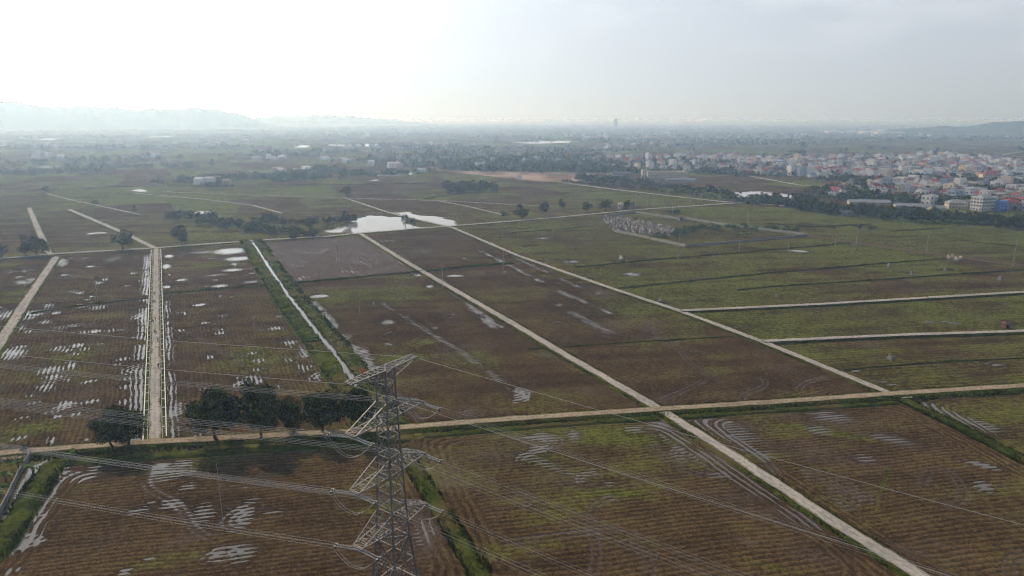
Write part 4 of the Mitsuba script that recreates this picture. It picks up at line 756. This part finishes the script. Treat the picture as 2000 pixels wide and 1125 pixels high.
# ---------------------------------------------------------------- houses
def house_shell(kind, w, d, h):
    """walls and roof of a house w wide, d deep, h to the eaves, standing on z = 0, front towards -y"""
    wl, rf = MB(), MB(); x, y = w / 2, d / 2
    if kind == 'gable':
        r = h + w * .28
        wl.add([[-x, -y, -.3], [x, -y, -.3], [x, y, -.3], [-x, y, -.3], [-x, -y, h], [x, -y, h], [x, y, h], [-x, y, h], [0, -y, r], [0, y, r]], [[0, 1, 5], [0, 5, 4], [1, 2, 6], [1, 6, 5], [2, 3, 7], [2, 7, 6], [3, 0, 4], [3, 4, 7], [4, 5, 8], [6, 7, 9]])
        for s in (-1, 1):
            a = np.array([[0, -y - .5, r + .12], [0, y + .5, r + .12], [s * (x + .55), y + .5, h - .16], [s * (x + .55), -y - .5, h - .16]]); lo = a - [0, 0, .2]
            rf.add(np.vstack([a, lo]), [[0, 1, 2, 3], [7, 6, 5, 4], [3, 2, 6, 7], [0, 3, 7, 4], [1, 5, 6, 2]])
    elif kind == 'hip':
        wl.box([0, 0, h / 2 - .15], [w, d, h + .3]); o = .6; r = h + min(w, d) * .3; k = max(d, w) / 2 - min(w, d) / 2
        rd_ = ([[0, -k, r], [0, k, r]] if d >= w else [[-k, 0, r], [k, 0, r]])
        v = [[-x - o, -y - o, h], [x + o, -y - o, h], [x + o, y + o, h], [-x - o, y + o, h]] + rd_
        f = [[0, 1, 4], [1, 2, 5], [1, 5, 4], [2, 3, 5], [3, 0, 4], [3, 4, 5]] if d >= w else [[0, 1, 5], [0, 5, 4], [1, 2, 5], [2, 3, 4], [2, 4, 5], [3, 0, 4]]
        rf.add(v, f); rf.add(np.array(v[:4]) - [0, 0, .02], [[3, 2, 1], [3, 1, 0]])
    else:
        wl.box([0, 0, h / 2 - .15], [w, d, h + .3])
        for sx in (-1, 1): wl.box([sx * (x - .1), 0, h + .4], [.2, d, .8])
        for sy in (-1, 1): wl.box([0, sy * (y - .1), h + .4], [w - .4, .2, .8])
        rf.box([0, 0, h + .03], [w - .42, d - .42, .05])
        if kind == 'stair': wl.box([x * .3, y * .4, h + 1.25], [w * .5, d * .3, 2.4]); rf.box([x * .3, y * .4, h + 2.55], [w * .6, d * .4, .2])
        if kind == 'shed_top':
            for sx in (-1, 1):
                for sy in (-1, 1): wl.bar([sx * x * .85, sy * y * .85, h], [sx * x * .85, sy * y * .85, h + 2.3], .14)
            rf.add([[-x - .3, -y - .3, h + 2.3], [x + .3, -y - .3, h + 2.3], [x + .3, y + .3, h + 2.9], [-x - .3, y + .3, h + 2.9]], [[0, 1, 2, 3], [3, 2, 1, 0]])
    return wl.m, rf.m
WALLS = dict(white='white', cream='cream', pink='pale pink', grey='grey', paleblue='pale blue', ochre='ochre', concrete_plain='bare concrete')
ROOFS = dict(red_tile='red tiled roof', dark_tile='brown tiled roof', tin='grey metal roof', blue_tin='blue metal roof', rust='rusty metal roof', concrete_plain='flat concrete roof')
VARI = []
for kind in ('gable', 'hip', 'flat', 'stair', 'shed_top'):
    for (w, d, h) in ((6, 10, 3.6), (7, 9, 6.8), (5.5, 11, 10)):
        a, b = house_shell(kind, w, d, h); VARI.append((kind, w, d, h, mikit.ply(a), mikit.ply(b)))
def add_openings(k, w, d, h, tr_box, win=(1.3, 1.4)):
    fl = max(1, round(h / 3.3)); cols = max(2, int(w / 2.6))
    for f in range(fl):
        for c_ in range(cols):
            x = (c_ + .5) / cols * w - w / 2; z = f * h / fl + h / fl * .5
            if f == 0 and c_ == cols // 2: part(k, 'door', MB().box([x, -d / 2, 1.1], [1.1, .10, 2.2]).m, 'mat_dark', to_world=tr_box)
            else: part(k, 'window', MB().box([x, -d / 2, z + .1], [win[0], .10, win[1]]).m, 'mat_window', to_world=tr_box)
def house(x, y, rz, w, d, h, kind, wall, roof, label, group=None, openings=False, balcony=False, tank=False, name='house', cat='house', sides=False, win=(1.3, 1.4)):
    k = thing(name, label, cat, group); a, b = house_shell(kind, w, d, h); tr = at(x, y, 0, rz)
    part(k, 'wall', a, 'mat_' + wall, to_world=tr); part(k, 'roof', b, 'mat_' + roof, to_world=tr)
    if openings: add_openings(k, w, d, h, tr, win)
    if sides:
        for sx, tw_ in ((-1, -math.pi / 2), (1, math.pi / 2)): add_openings(k, d, w, h, T(tr).rotate([0, 0, 1], math.degrees(tw_)), win)
    if balcony:
        for f in range(1, max(2, round(h / 3.3))): 
            z = f * h / max(1, round(h / 3.3)); part(k, 'balcony', MB().box([0, -d / 2 - .6, z], [w * .9, 1.2, .16]).box([0, -d / 2 - 1.17, z + .5], [w * .9, .08, .9]).m, 'mat_' + wall, to_world=tr)
    if tank: part(k, 'water_tank', MB().bar([w * .2, d * .2, h + .3], [w * .2, d * .2, h + 2.2], 1.3, sides=10).m, 'mat_tin', to_world=tr)
    return k
RZ = math.atan2(E3[1], E3[0])
def house_px(u, vb, vt, wpx, d, kind, wall, roof, label, rz=-.12, flatroof=0, **kw):
    c = G(u, vb); h = tall(u, vb, vt); w = wpx * scale_at(u, vb)
    if kind in ('gable', 'hip'): h = max(h - min(w, d) * .28, 2.6)
    if kind == 'gable' and w > d * 1.2: return house(c[0], c[1] + d / 2, rz + math.pi / 2, d, w, h, kind, wall, roof, label, openings=True, **{**kw, 'sides': True, 'balcony': False})
    return house(c[0], c[1] + d / 2, rz, w, d, h, kind, wall, roof, label, openings=True, **kw)
house_px(1926, 412, 386, 38, 12, 'stair', 'white', 'concrete_plain', 'big white four storey house with balconies at the right front of the village', rz=.35, sides=True, tank=True, win=(1.9, 1.7))
house_px(1961, 413, 394, 14, 10, 'flat', 'blue', 'concrete_plain', 'bright blue house right of the big white four storey house', balcony=True)
house_px(1872, 408, 391, 34, 10, 'hip', 'cream', 'tin', 'cream villa with balconies left of the big white house', balcony=True, sides=True)
house_px(1895, 406, 393, 22, 12, 'flat', 'grey', 'concrete_plain', 'plain grey block house between the cream villa and the big white house')
house_px(1785, 408, 398, 62, 9, 'gable', 'cream', 'tin', 'long low cream shed with a grey roof and many windows behind the tree belt', rz=-.2)
house_px(1700, 400, 393, 74, 9, 'gable', 'cream', 'tin', 'longest low shed with a pale grey roof at the front of the village', rz=-.2)
house_px(1834, 413, 402, 26, 9, 'gable', 'cream', 'tin', 'small cream house with a pale gable right of the long shed', rz=.1)
house_px(1719, 394, 381, 14, 9, 'flat', 'pink', 'concrete_plain', 'salmon pink three storey house behind the long shed', balcony=True, tank=True)
house_px(1748, 397, 386, 20, 9, 'flat', 'white', 'concrete_plain', 'white two storey house with a balcony right of the pink house', balcony=True)
house_px(1790, 398, 387, 28, 10, 'flat', 'white', 'tin', 'white and yellow two storey house with a grey roof behind the long shed', balcony=True)
house_px(1635, 382, 366, 22, 12, 'gable', 'white', 'red_tile', 'tall white house with a red tiled roof at the left front corner of the village', rz=.5, balcony=True, sides=True)
house_px(1676, 372, 358, 18, 10, 'hip', 'cream', 'red_tile', 'cream house with a steep red hip roof beside the slender brown tree')
house_px(1703, 366, 355, 14, 9, 'hip', 'ochre', 'red_tile', 'ochre house with a red roof in front of the school sheds')
house_px(1652, 388, 374, 14, 9, 'flat', 'cream', 'tin', 'narrow cream house behind the tree belt left end', tank=True)
house_px(1673, 391, 376, 16, 9, 'gable', 'pink', 'blue_tin', 'pink house with a bright blue roof near the left front corner', balcony=True)
house_px(1750, 367, 352, 12, 9, 'hip', 'red_tile', 'red_tile', 'red painted house with a red roof in the middle of the front quarter')
house_px(1980, 410, 388, 30, 14, 'hip', 'pink', 'red_tile', 'large house with a broad red roof at the right edge', balcony=True)
house_px(1835, 392, 382, 30, 10, 'gable', 'grey', 'red_tile', 'grey house with a long bright red roof behind the cream villa')
house_px(1938, 353, 335, 30, 14, 'hip', 'cream', 'red_tile', 'large cream house with a red roof at the far edge of the green plots')
house_px(1976, 347, 334, 16, 12, 'flat', 'white', 'concrete_plain', 'white square house near the right edge beyond the green plots')
house_px(1770, 324, 309, 16, 14, 'flat', 'white', 'concrete_plain', 'tall pale block rising in the middle of the village', sides=True)
house_px(1630, 364, 356, 34, 12, 'gable', 'dark_tile', 'dark_tile', 'dark hall with a large brown tiled roof left of the school sheds', name='hall', cat='hall')
house_px(1665, 352, 343, 34, 10, 'gable', 'white', 'red_tile', 'long white school shed with red roof, left of two', rz=-.15)
house_px(1705, 353, 344, 34, 10, 'gable', 'white', 'red_tile', 'long white school shed with red roof, right of two', rz=-.15)
house_px(1652, 422, 413, 18, 6, 'flat', 'grey', 'tin', 'small grey flat roofed hut in the tree belt')
house_px(1213, 408, 396, 10, 6, 'hip', 'white', 'concrete_plain', 'small white house between two trees behind the cemetery')
# the large cream school building
house_px(1300, 351, 336, 70, 13, 'flat', 'cream', 'concrete_plain', 'long cream three storey school building with galleries', rz=-.06, name='school', cat='school', balcony=True)
house_px(1259, 353, 333, 9, 12, 'flat', 'cream', 'concrete_plain', 'tall cream stair tower at the left end of the school', rz=-.06, name='stair_tower', cat='tower')
house_px(1333, 351, 336, 16, 16, 'flat', 'cream', 'concrete_plain', 'cream end wing at the right end of the school', rz=.3, name='school_wing', cat='school')
house_px(1212, 351, 338, 36, 14, 'flat', 'grey', 'tin', 'plain grey hall with a pale flat roof left of the school', rz=-.06, name='hall', cat='hall')
house_px(1192, 351, 341, 10, 10, 'flat', 'ochre', 'concrete_plain', 'ochre stair block left of the grey hall', rz=-.06, name='stair_block', cat='building')
house_px(1330, 354, 350, 56, 6, 'gable', 'paleblue', 'tin', 'long low shed with a pale roof in front of the school', rz=-.04, name='shed', cat='shed')
wall_run('long pale boundary wall in front of the school', [(1228, 357), (1300, 357), (1365, 355)], 2.2, 'mat_concrete_plain', 6)
tp = thing('tower_block', 'faint slim tower block on the horizon right of centre', 'tower'); c = np.array([1190 - 1000, 0]) ; 
yy = 7000.0; xx = (1197 - 1000) / F * yy; part(tp, 'wall', MB().box([xx, yy, 42], [30, 30, 84]).m, 'mat_grey'); part(tp, 'roof', MB().box([xx, yy, 86], [16, 16, 6]).m, 'mat_grey')

rs = random.Random(21)
ZONES = [([(1640, 366), (1780, 356), (2030, 368), (2030, 412), (1960, 410), (1850, 402), (1720, 396), (1640, 390)], 17.5), ([(1440, 313), (1600, 311), (1850, 307), (2030, 322), (2030, 350), (1800, 352), (1600, 347), (1440, 340)], 19.5),
         ([(1120, 312), (1440, 303), (1440, 340), (1360, 340), (1200, 330)], 34), ([(890, 318), (1130, 310), (1190, 330), (1000, 334), (890, 331)], 90)]
taken = [np.array(scene[k]['to_world'].matrix)[:2, 3] for k in scene if k.startswith(('house', 'school', 'hall', 'shed')) and k.endswith('__wall')]
cand = []
for q, sp in ZONES:
    P_ = Polygon([G(*a) for a in q]); mn = P_.bounds; ca, sa = math.cos(RZ), math.sin(RZ)
    for i in range(-90, 90):
        for j in range(-90, 90):
            a, b = i * sp * .8 + rs.uniform(-2.5, 2.5), j * sp * 1.05 + rs.uniform(-2.5, 2.5)
            cx, cy = (mn[0] + mn[2]) / 2, (mn[1] + mn[3]) / 2; x, y = cx + a * ca - b * sa, cy + a * sa + b * ca
            if P_.contains(Point(x, y)) and rs.random() < .88 and all((x - t[0]) ** 2 + (y - t[1]) ** 2 > 230 for t in taken): cand.append((math.hypot(x, y), x, y))
cand.sort()
bulk = {}
for i, (dd, x, y) in enumerate(cand):
    vi = rs.choices(range(15), [6, 4, 1, 5, 5, 1, 3, 5, 4, 2, 5, 5, 3, 4, 2])[0]; kind, w, d, h, wp, rp = VARI[vi]
    wall = rs.choices(list(WALLS), [52, 8, 4, 18, 10, 1, 10])[0]; tile = kind in ('gable', 'hip')
    roof = rs.choices(list(ROOFS), [42, 14, 16, 6, 8, 0] if tile else [0, 0, 40, 12, 16, 0] if kind == 'shed_top' else [0, 0, 0, 0, 0, 1])[0]
    rz = RZ + rs.choice([0, 1.571, 3.142, -1.571]) + rs.gauss(0, .08); s = (rs.uniform(1.0, 1.6), rs.uniform(1.0, 1.45), rs.uniform(.85, 1.4))
    tr = at(x, y, 0, rz, s)
    if i < 262:
        st = {3.6: 'low', 6.8: 'two storey', 10: 'tall'}[h]
        k = thing('house', f'{st} {WALLS[wall]} house with a {ROOFS[roof]}' + (' and canopy' if kind == 'shed_top' else ' and hut' if kind == 'stair' else ' hipped' if kind == 'hip' else '') + ' in the village', 'house', f'{st} {WALLS[wall]} village houses, {ROOFS[roof]}, {kind}')
        part(k, 'wall', wp, 'mat_' + wall, to_world=tr); part(k, 'roof', rp, 'mat_' + roof, to_world=tr)
        if i < 110:
            fl = max(1, round(h / 3.3)); face = 0
            b = MB()
            for f in range(fl):
                for c_ in (-.25, .25):
                    for sy in (-1, 1): b.box([c_ * w, sy * d / 2, (f + .55) * h / fl], [1.4, .12, 1.3])
                    for sx in (-1, 1): b.box([sx * w / 2, c_ * d, (f + .55) * h / fl], [.12, 1.4, 1.3])
            part(k, 'windows', b.m, 'mat_window', to_world=tr, kind='stuff')
    else:
        M = np.array(tr.matrix)
        for nm, pl, mt in (('walls', wp, wall), ('roofs', rp, roof)):
            v, f, *_ = meshkit.WRITTEN[pl['filename']]; bulk.setdefault((nm, mt), MB()).add(np.c_[v, np.ones(len(v))] @ M.T[:, :3], f)
tag('distant_houses', 'mass of small far houses with pale walls and red and grey roofs at the back of the village', 'houses', kind='stuff')
for (nm, mt), b in bulk.items(): part('distant_houses', f'{nm}', b.m, 'mat_' + mt, kind='stuff')
# far hamlets: pale specks among the hazy woods
r = np.random.default_rng(4); b = MB(); b2 = MB()
for u0, v0, u1, v1, n in [(1100, 268, 1320, 262, 90), (1320, 270, 1600, 264, 40), (1640, 263, 1760, 262, 26), (1760, 266, 2000, 262, 40), (500, 310, 760, 318, 34), (60, 305, 330, 308, 26), (380, 354, 480, 360, 16), (540, 336, 620, 338, 12), (0, 285, 500, 280, 40), (500, 270, 1000, 266, 30), (780, 284, 900, 284, 16), (1180, 288, 1300, 280, 30), (700, 328, 860, 332, 14)]:
    for i in range(n // 3):
        t = r.uniform(); c = G(u0 + (u1 - u0) * t, v0 + (v1 - v0) * t + r.normal() * 2.5); h = r.uniform(4, 11); (b if r.uniform() < .7 else b2).box([c[0], c[1], h / 2], [r.uniform(8, 22), r.uniform(8, 14), h], r.uniform(0, 3))
for u, v, w in ((1640, 260, 70), (1680, 260, 90), (1700, 261, 50), (1740, 262, 80), (1730, 259, 40)): c = G(u, v); b.box([c[0], c[1], 6], [w * 2.4, 60, 12])
tag('distant_hamlets', 'scattered pale specks of far buildings in the haze near the horizon', 'houses', kind='stuff')
part('distant_hamlets', 'walls', b.m, 'mat_white', kind='stuff'); part('distant_hamlets', 'dark_walls', b2.m, 'mat_pink', kind='stuff')
# objects of the earthworks and fields
for (u, v, lab) in [(1013, 348, 'white hut on the reddish earth site'), (346, 353, 'white roofed hut in the hazy left fields'), (455, 352, 'pale roofed hut behind the far left fields')]:
    c = G(u, v); house(c[0], c[1], .3, 8, 7, 3.0, 'gable', 'white', 'tin', lab, name='hut', cat='hut')

# bottom left: canal wall
wall_run('grey concrete wall along the dark canal at the bottom left', [(60, 893), (38, 930), (12, 985), (-30, 1060)], 1.7, 'mat_fence_grey', 5, name='canal_wall')
struct('side_canal_water', 'dark still canal beside the concrete wall at the bottom left', strip(line((75, 895), (55, 935), (25, 990), (-20, 1070), (-80, 1160)), [(-3.5, .02), (3.0, .02)], 4), 'mat_water')
struct('road_slope_earth', 'earth shoulder under the power line at the left end of the dirt road', strip(line((-80, 902), (0, 893), (70, 889)), [(-3.5, -.2), (-2.2, .5), (2.2, .5), (3.5, -.2)], 2, .4, .2), 'mat_dirt', 40)

# ---------------------------------------------------------------- people and motorbikes on the straight road
def chain(pts, rad, seg=10):
    out = []
    for (a, ra_), (b, rb_) in zip(zip(pts, rad), list(zip(pts, rad))[1:]):
        s = [m3.Manifold.sphere(q, seg).translate([float(t) for t in p]) for p, q in ((a, ra_), (b, rb_))]; out.append(m3.Manifold.batch_hull(s))
    return out
def join(parts): return m3.Manifold.batch_boolean(parts, m3.OpType.Add)
def figure(k, tr, seated, shirt, legs, hat):
    if seated:
        hip, kn, ft = [(s * .11, 0, .82) for s in (-1, 1)], [(s * .2, .42, .74) for s in (-1, 1)], [(s * .2, .34, .34) for s in (-1, 1)]; ch, nk, hd = (0, .06, 1.22), (0, .08, 1.42), (0, .12, 1.58)
        el, hn = [(s * .28, .22, 1.1) for s in (-1, 1)], [(s * .26, .50, 1.08) for s in (-1, 1)]
    else:
        hip, kn, ft = [(s * .1, 0, .9) for s in (-1, 1)], [(-.11, .12, .5), (.11, -.02, .48)], [(-.11, .18, .07), (.11, -.24, .1)]; ch, nk, hd = (0, .02, 1.3), (0, .02, 1.48), (0, .04, 1.64)
        el, hn = [(-.25, -.1, 1.1), (.25, .12, 1.1)], [(-.24, .02, .86), (.24, .28, .92)]
    sh = [(s * .19, ch[1], ch[2] + .1) for s in (-1, 1)]; pel = (0, 0, hip[0][2] + .04)
    body = chain([nk, hd], [.055, .1]) + chain([ch, nk], [.1, .055]) + chain([hd, (hd[0], hd[1] + .05, hd[2] - .05)], [.105, .06])
    for i in (0, 1):
        body += chain([sh[i], el[i], hn[i]], [.045, .038, .03]) + chain([hip[i], kn[i], ft[i]], [.07, .05, .04]) + chain([ft[i], (ft[i][0], ft[i][1] + .14, ft[i][2] - .02)], [.045, .03])
        for f in range(4): body += chain([hn[i], (hn[i][0] + (f - 1.5) * .018, hn[i][1] + .09, hn[i][2] - .03)], [.02, .009], 6)
        body += chain([hn[i], (hn[i][0] - .05 * (1 if i else -1), hn[i][1] + .05, hn[i][2])], [.02, .011], 6)
    body += chain([pel, ch], [.12, .13])
    part(k, 'body', join(body), 'mat_skin', 60, to_world=tr)
    part(k, 'shirt', join(chain([pel, ch], [.145, .155]) + [q for i in (0, 1) for q in chain([ch, sh[i], el[i]], [.12, .075, .06])]), shirt, 60, to_world=tr)
    part(k, 'trousers', join(chain([pel, hip[0]], [.14, .1]) + [q for i in (0, 1) for q in chain([pel, hip[i], kn[i], ft[i]], [.12, .1, .075, .06])]), legs, 60, to_world=tr)
    hm = MB(); n = 14; t = np.arange(n) * 2 * math.pi / n; top = hd[2] + (.22 if hat == 'cone' else .16); rr = .24 if hat == 'cone' else .12
    hm.add(np.vstack([np.c_[hd[0] + rr * np.cos(t), hd[1] + rr * np.sin(t), t * 0 + hd[2] + .03], [[hd[0], hd[1], top]]]), [[i, (i + 1) % n, n] for i in range(n)]); part(k, 'hat' if hat == 'cone' else 'hair', hm.m, 'mat_straw_hat' if hat == 'cone' else 'mat_cloth_dark', to_world=tr)
def bike(x, y, rz, label, mat):
    k = thing('motorbike', label, 'motorbike'); tr = at(x, y, .63, rz)
    for yy in (-.62, .62): 
        w = trimesh.creation.torus(.25, .05, 16, 6); w.apply_transform(trimesh.transformations.rotation_matrix(math.pi / 2, [0, 1, 0])); w.apply_translation([0, yy, .3]); part(k, 'wheel', w, 'mat_rubber', to_world=tr)
    part(k, 'frame', join(chain([(0, -.6, .35), (0, -.2, .45), (0, .25, .4), (0, .5, .85)], [.06, .12, .12, .07]) + chain([(0, .5, .85), (0, .62, .3)], [.06, .04])), mat, 50, to_world=tr)
    part(k, 'seat', join(chain([(0, -.65, .78), (0, .1, .72)], [.1, .11])), 'mat_rubber', 50, to_world=tr)
    part(k, 'handlebar', MB().bar([-.33, .45, 1.02], [.33, .45, 1.02], .05).bar([0, .52, .8], [0, .45, 1.02], .05).m, 'mat_steel', to_world=tr); return tr
RR = math.atan2(rd[1], rd[0]) - math.pi / 2
for u, v, turn, lab, mt, sh, tx in [(302, 593, 1.2, 'dark purple motorbike crosswise on the straight road, farthest of three', 'mat_cloth_blue', 'mat_cloth_blue', 'person in a dark blue shirt riding the farthest motorbike'), (304, 653, .9, 'dark brown motorbike on the straight road, middle of three', 'mat_cloth_red', 'mat_cloth_dark', 'person in dark clothes riding the middle motorbike'), (309, 669, .1, 'dark motorbike near the right channel, nearest of three', 'mat_cloth_dark', 'mat_grey', 'person in a grey shirt riding the nearest motorbike')]:
    c = G(u, v); tr = bike(c[0], c[1], RR + turn, lab, mt); k = thing('person', tx, 'person'); figure(k, at(c[0], c[1], .63, RR + turn), True, sh, 'mat_cloth_dark', 'hair')
for u, v, sh, tx, hat in [(300, 633, 'mat_cloth_blue', 'person in a blue shirt walking on the straight road', 'hair'), (304, 628, 'mat_cloth_red', 'person in a red shirt and conical hat walking on the straight road', 'cone'), (310, 721, 'mat_cloth_dark', 'person in dark clothes standing at the right channel', 'cone'), (302, 578, 'mat_rust', 'person in a brown shirt and conical hat, farthest on the straight road', 'cone')]:
    c = G(u, v); k = thing('person', tx, 'person'); figure(k, at(c[0], c[1], .61, RR + (math.pi if u < 303 else 0)), False, sh, 'mat_cloth_dark', hat)

# ---------------------------------------------------------------- the hazy air
scene['haze'] = {'type': 'cube', 'to_world': T().translate([0, 0, 169.5]).scale([95000, 95000, 171.5]), 'bsdf': {'type': 'null'}, 'interior': {'type': 'ref', 'id': 'haze_air'}}
tag('haze', 'thin bluish haze lying over the whole plain', kind='stuff')
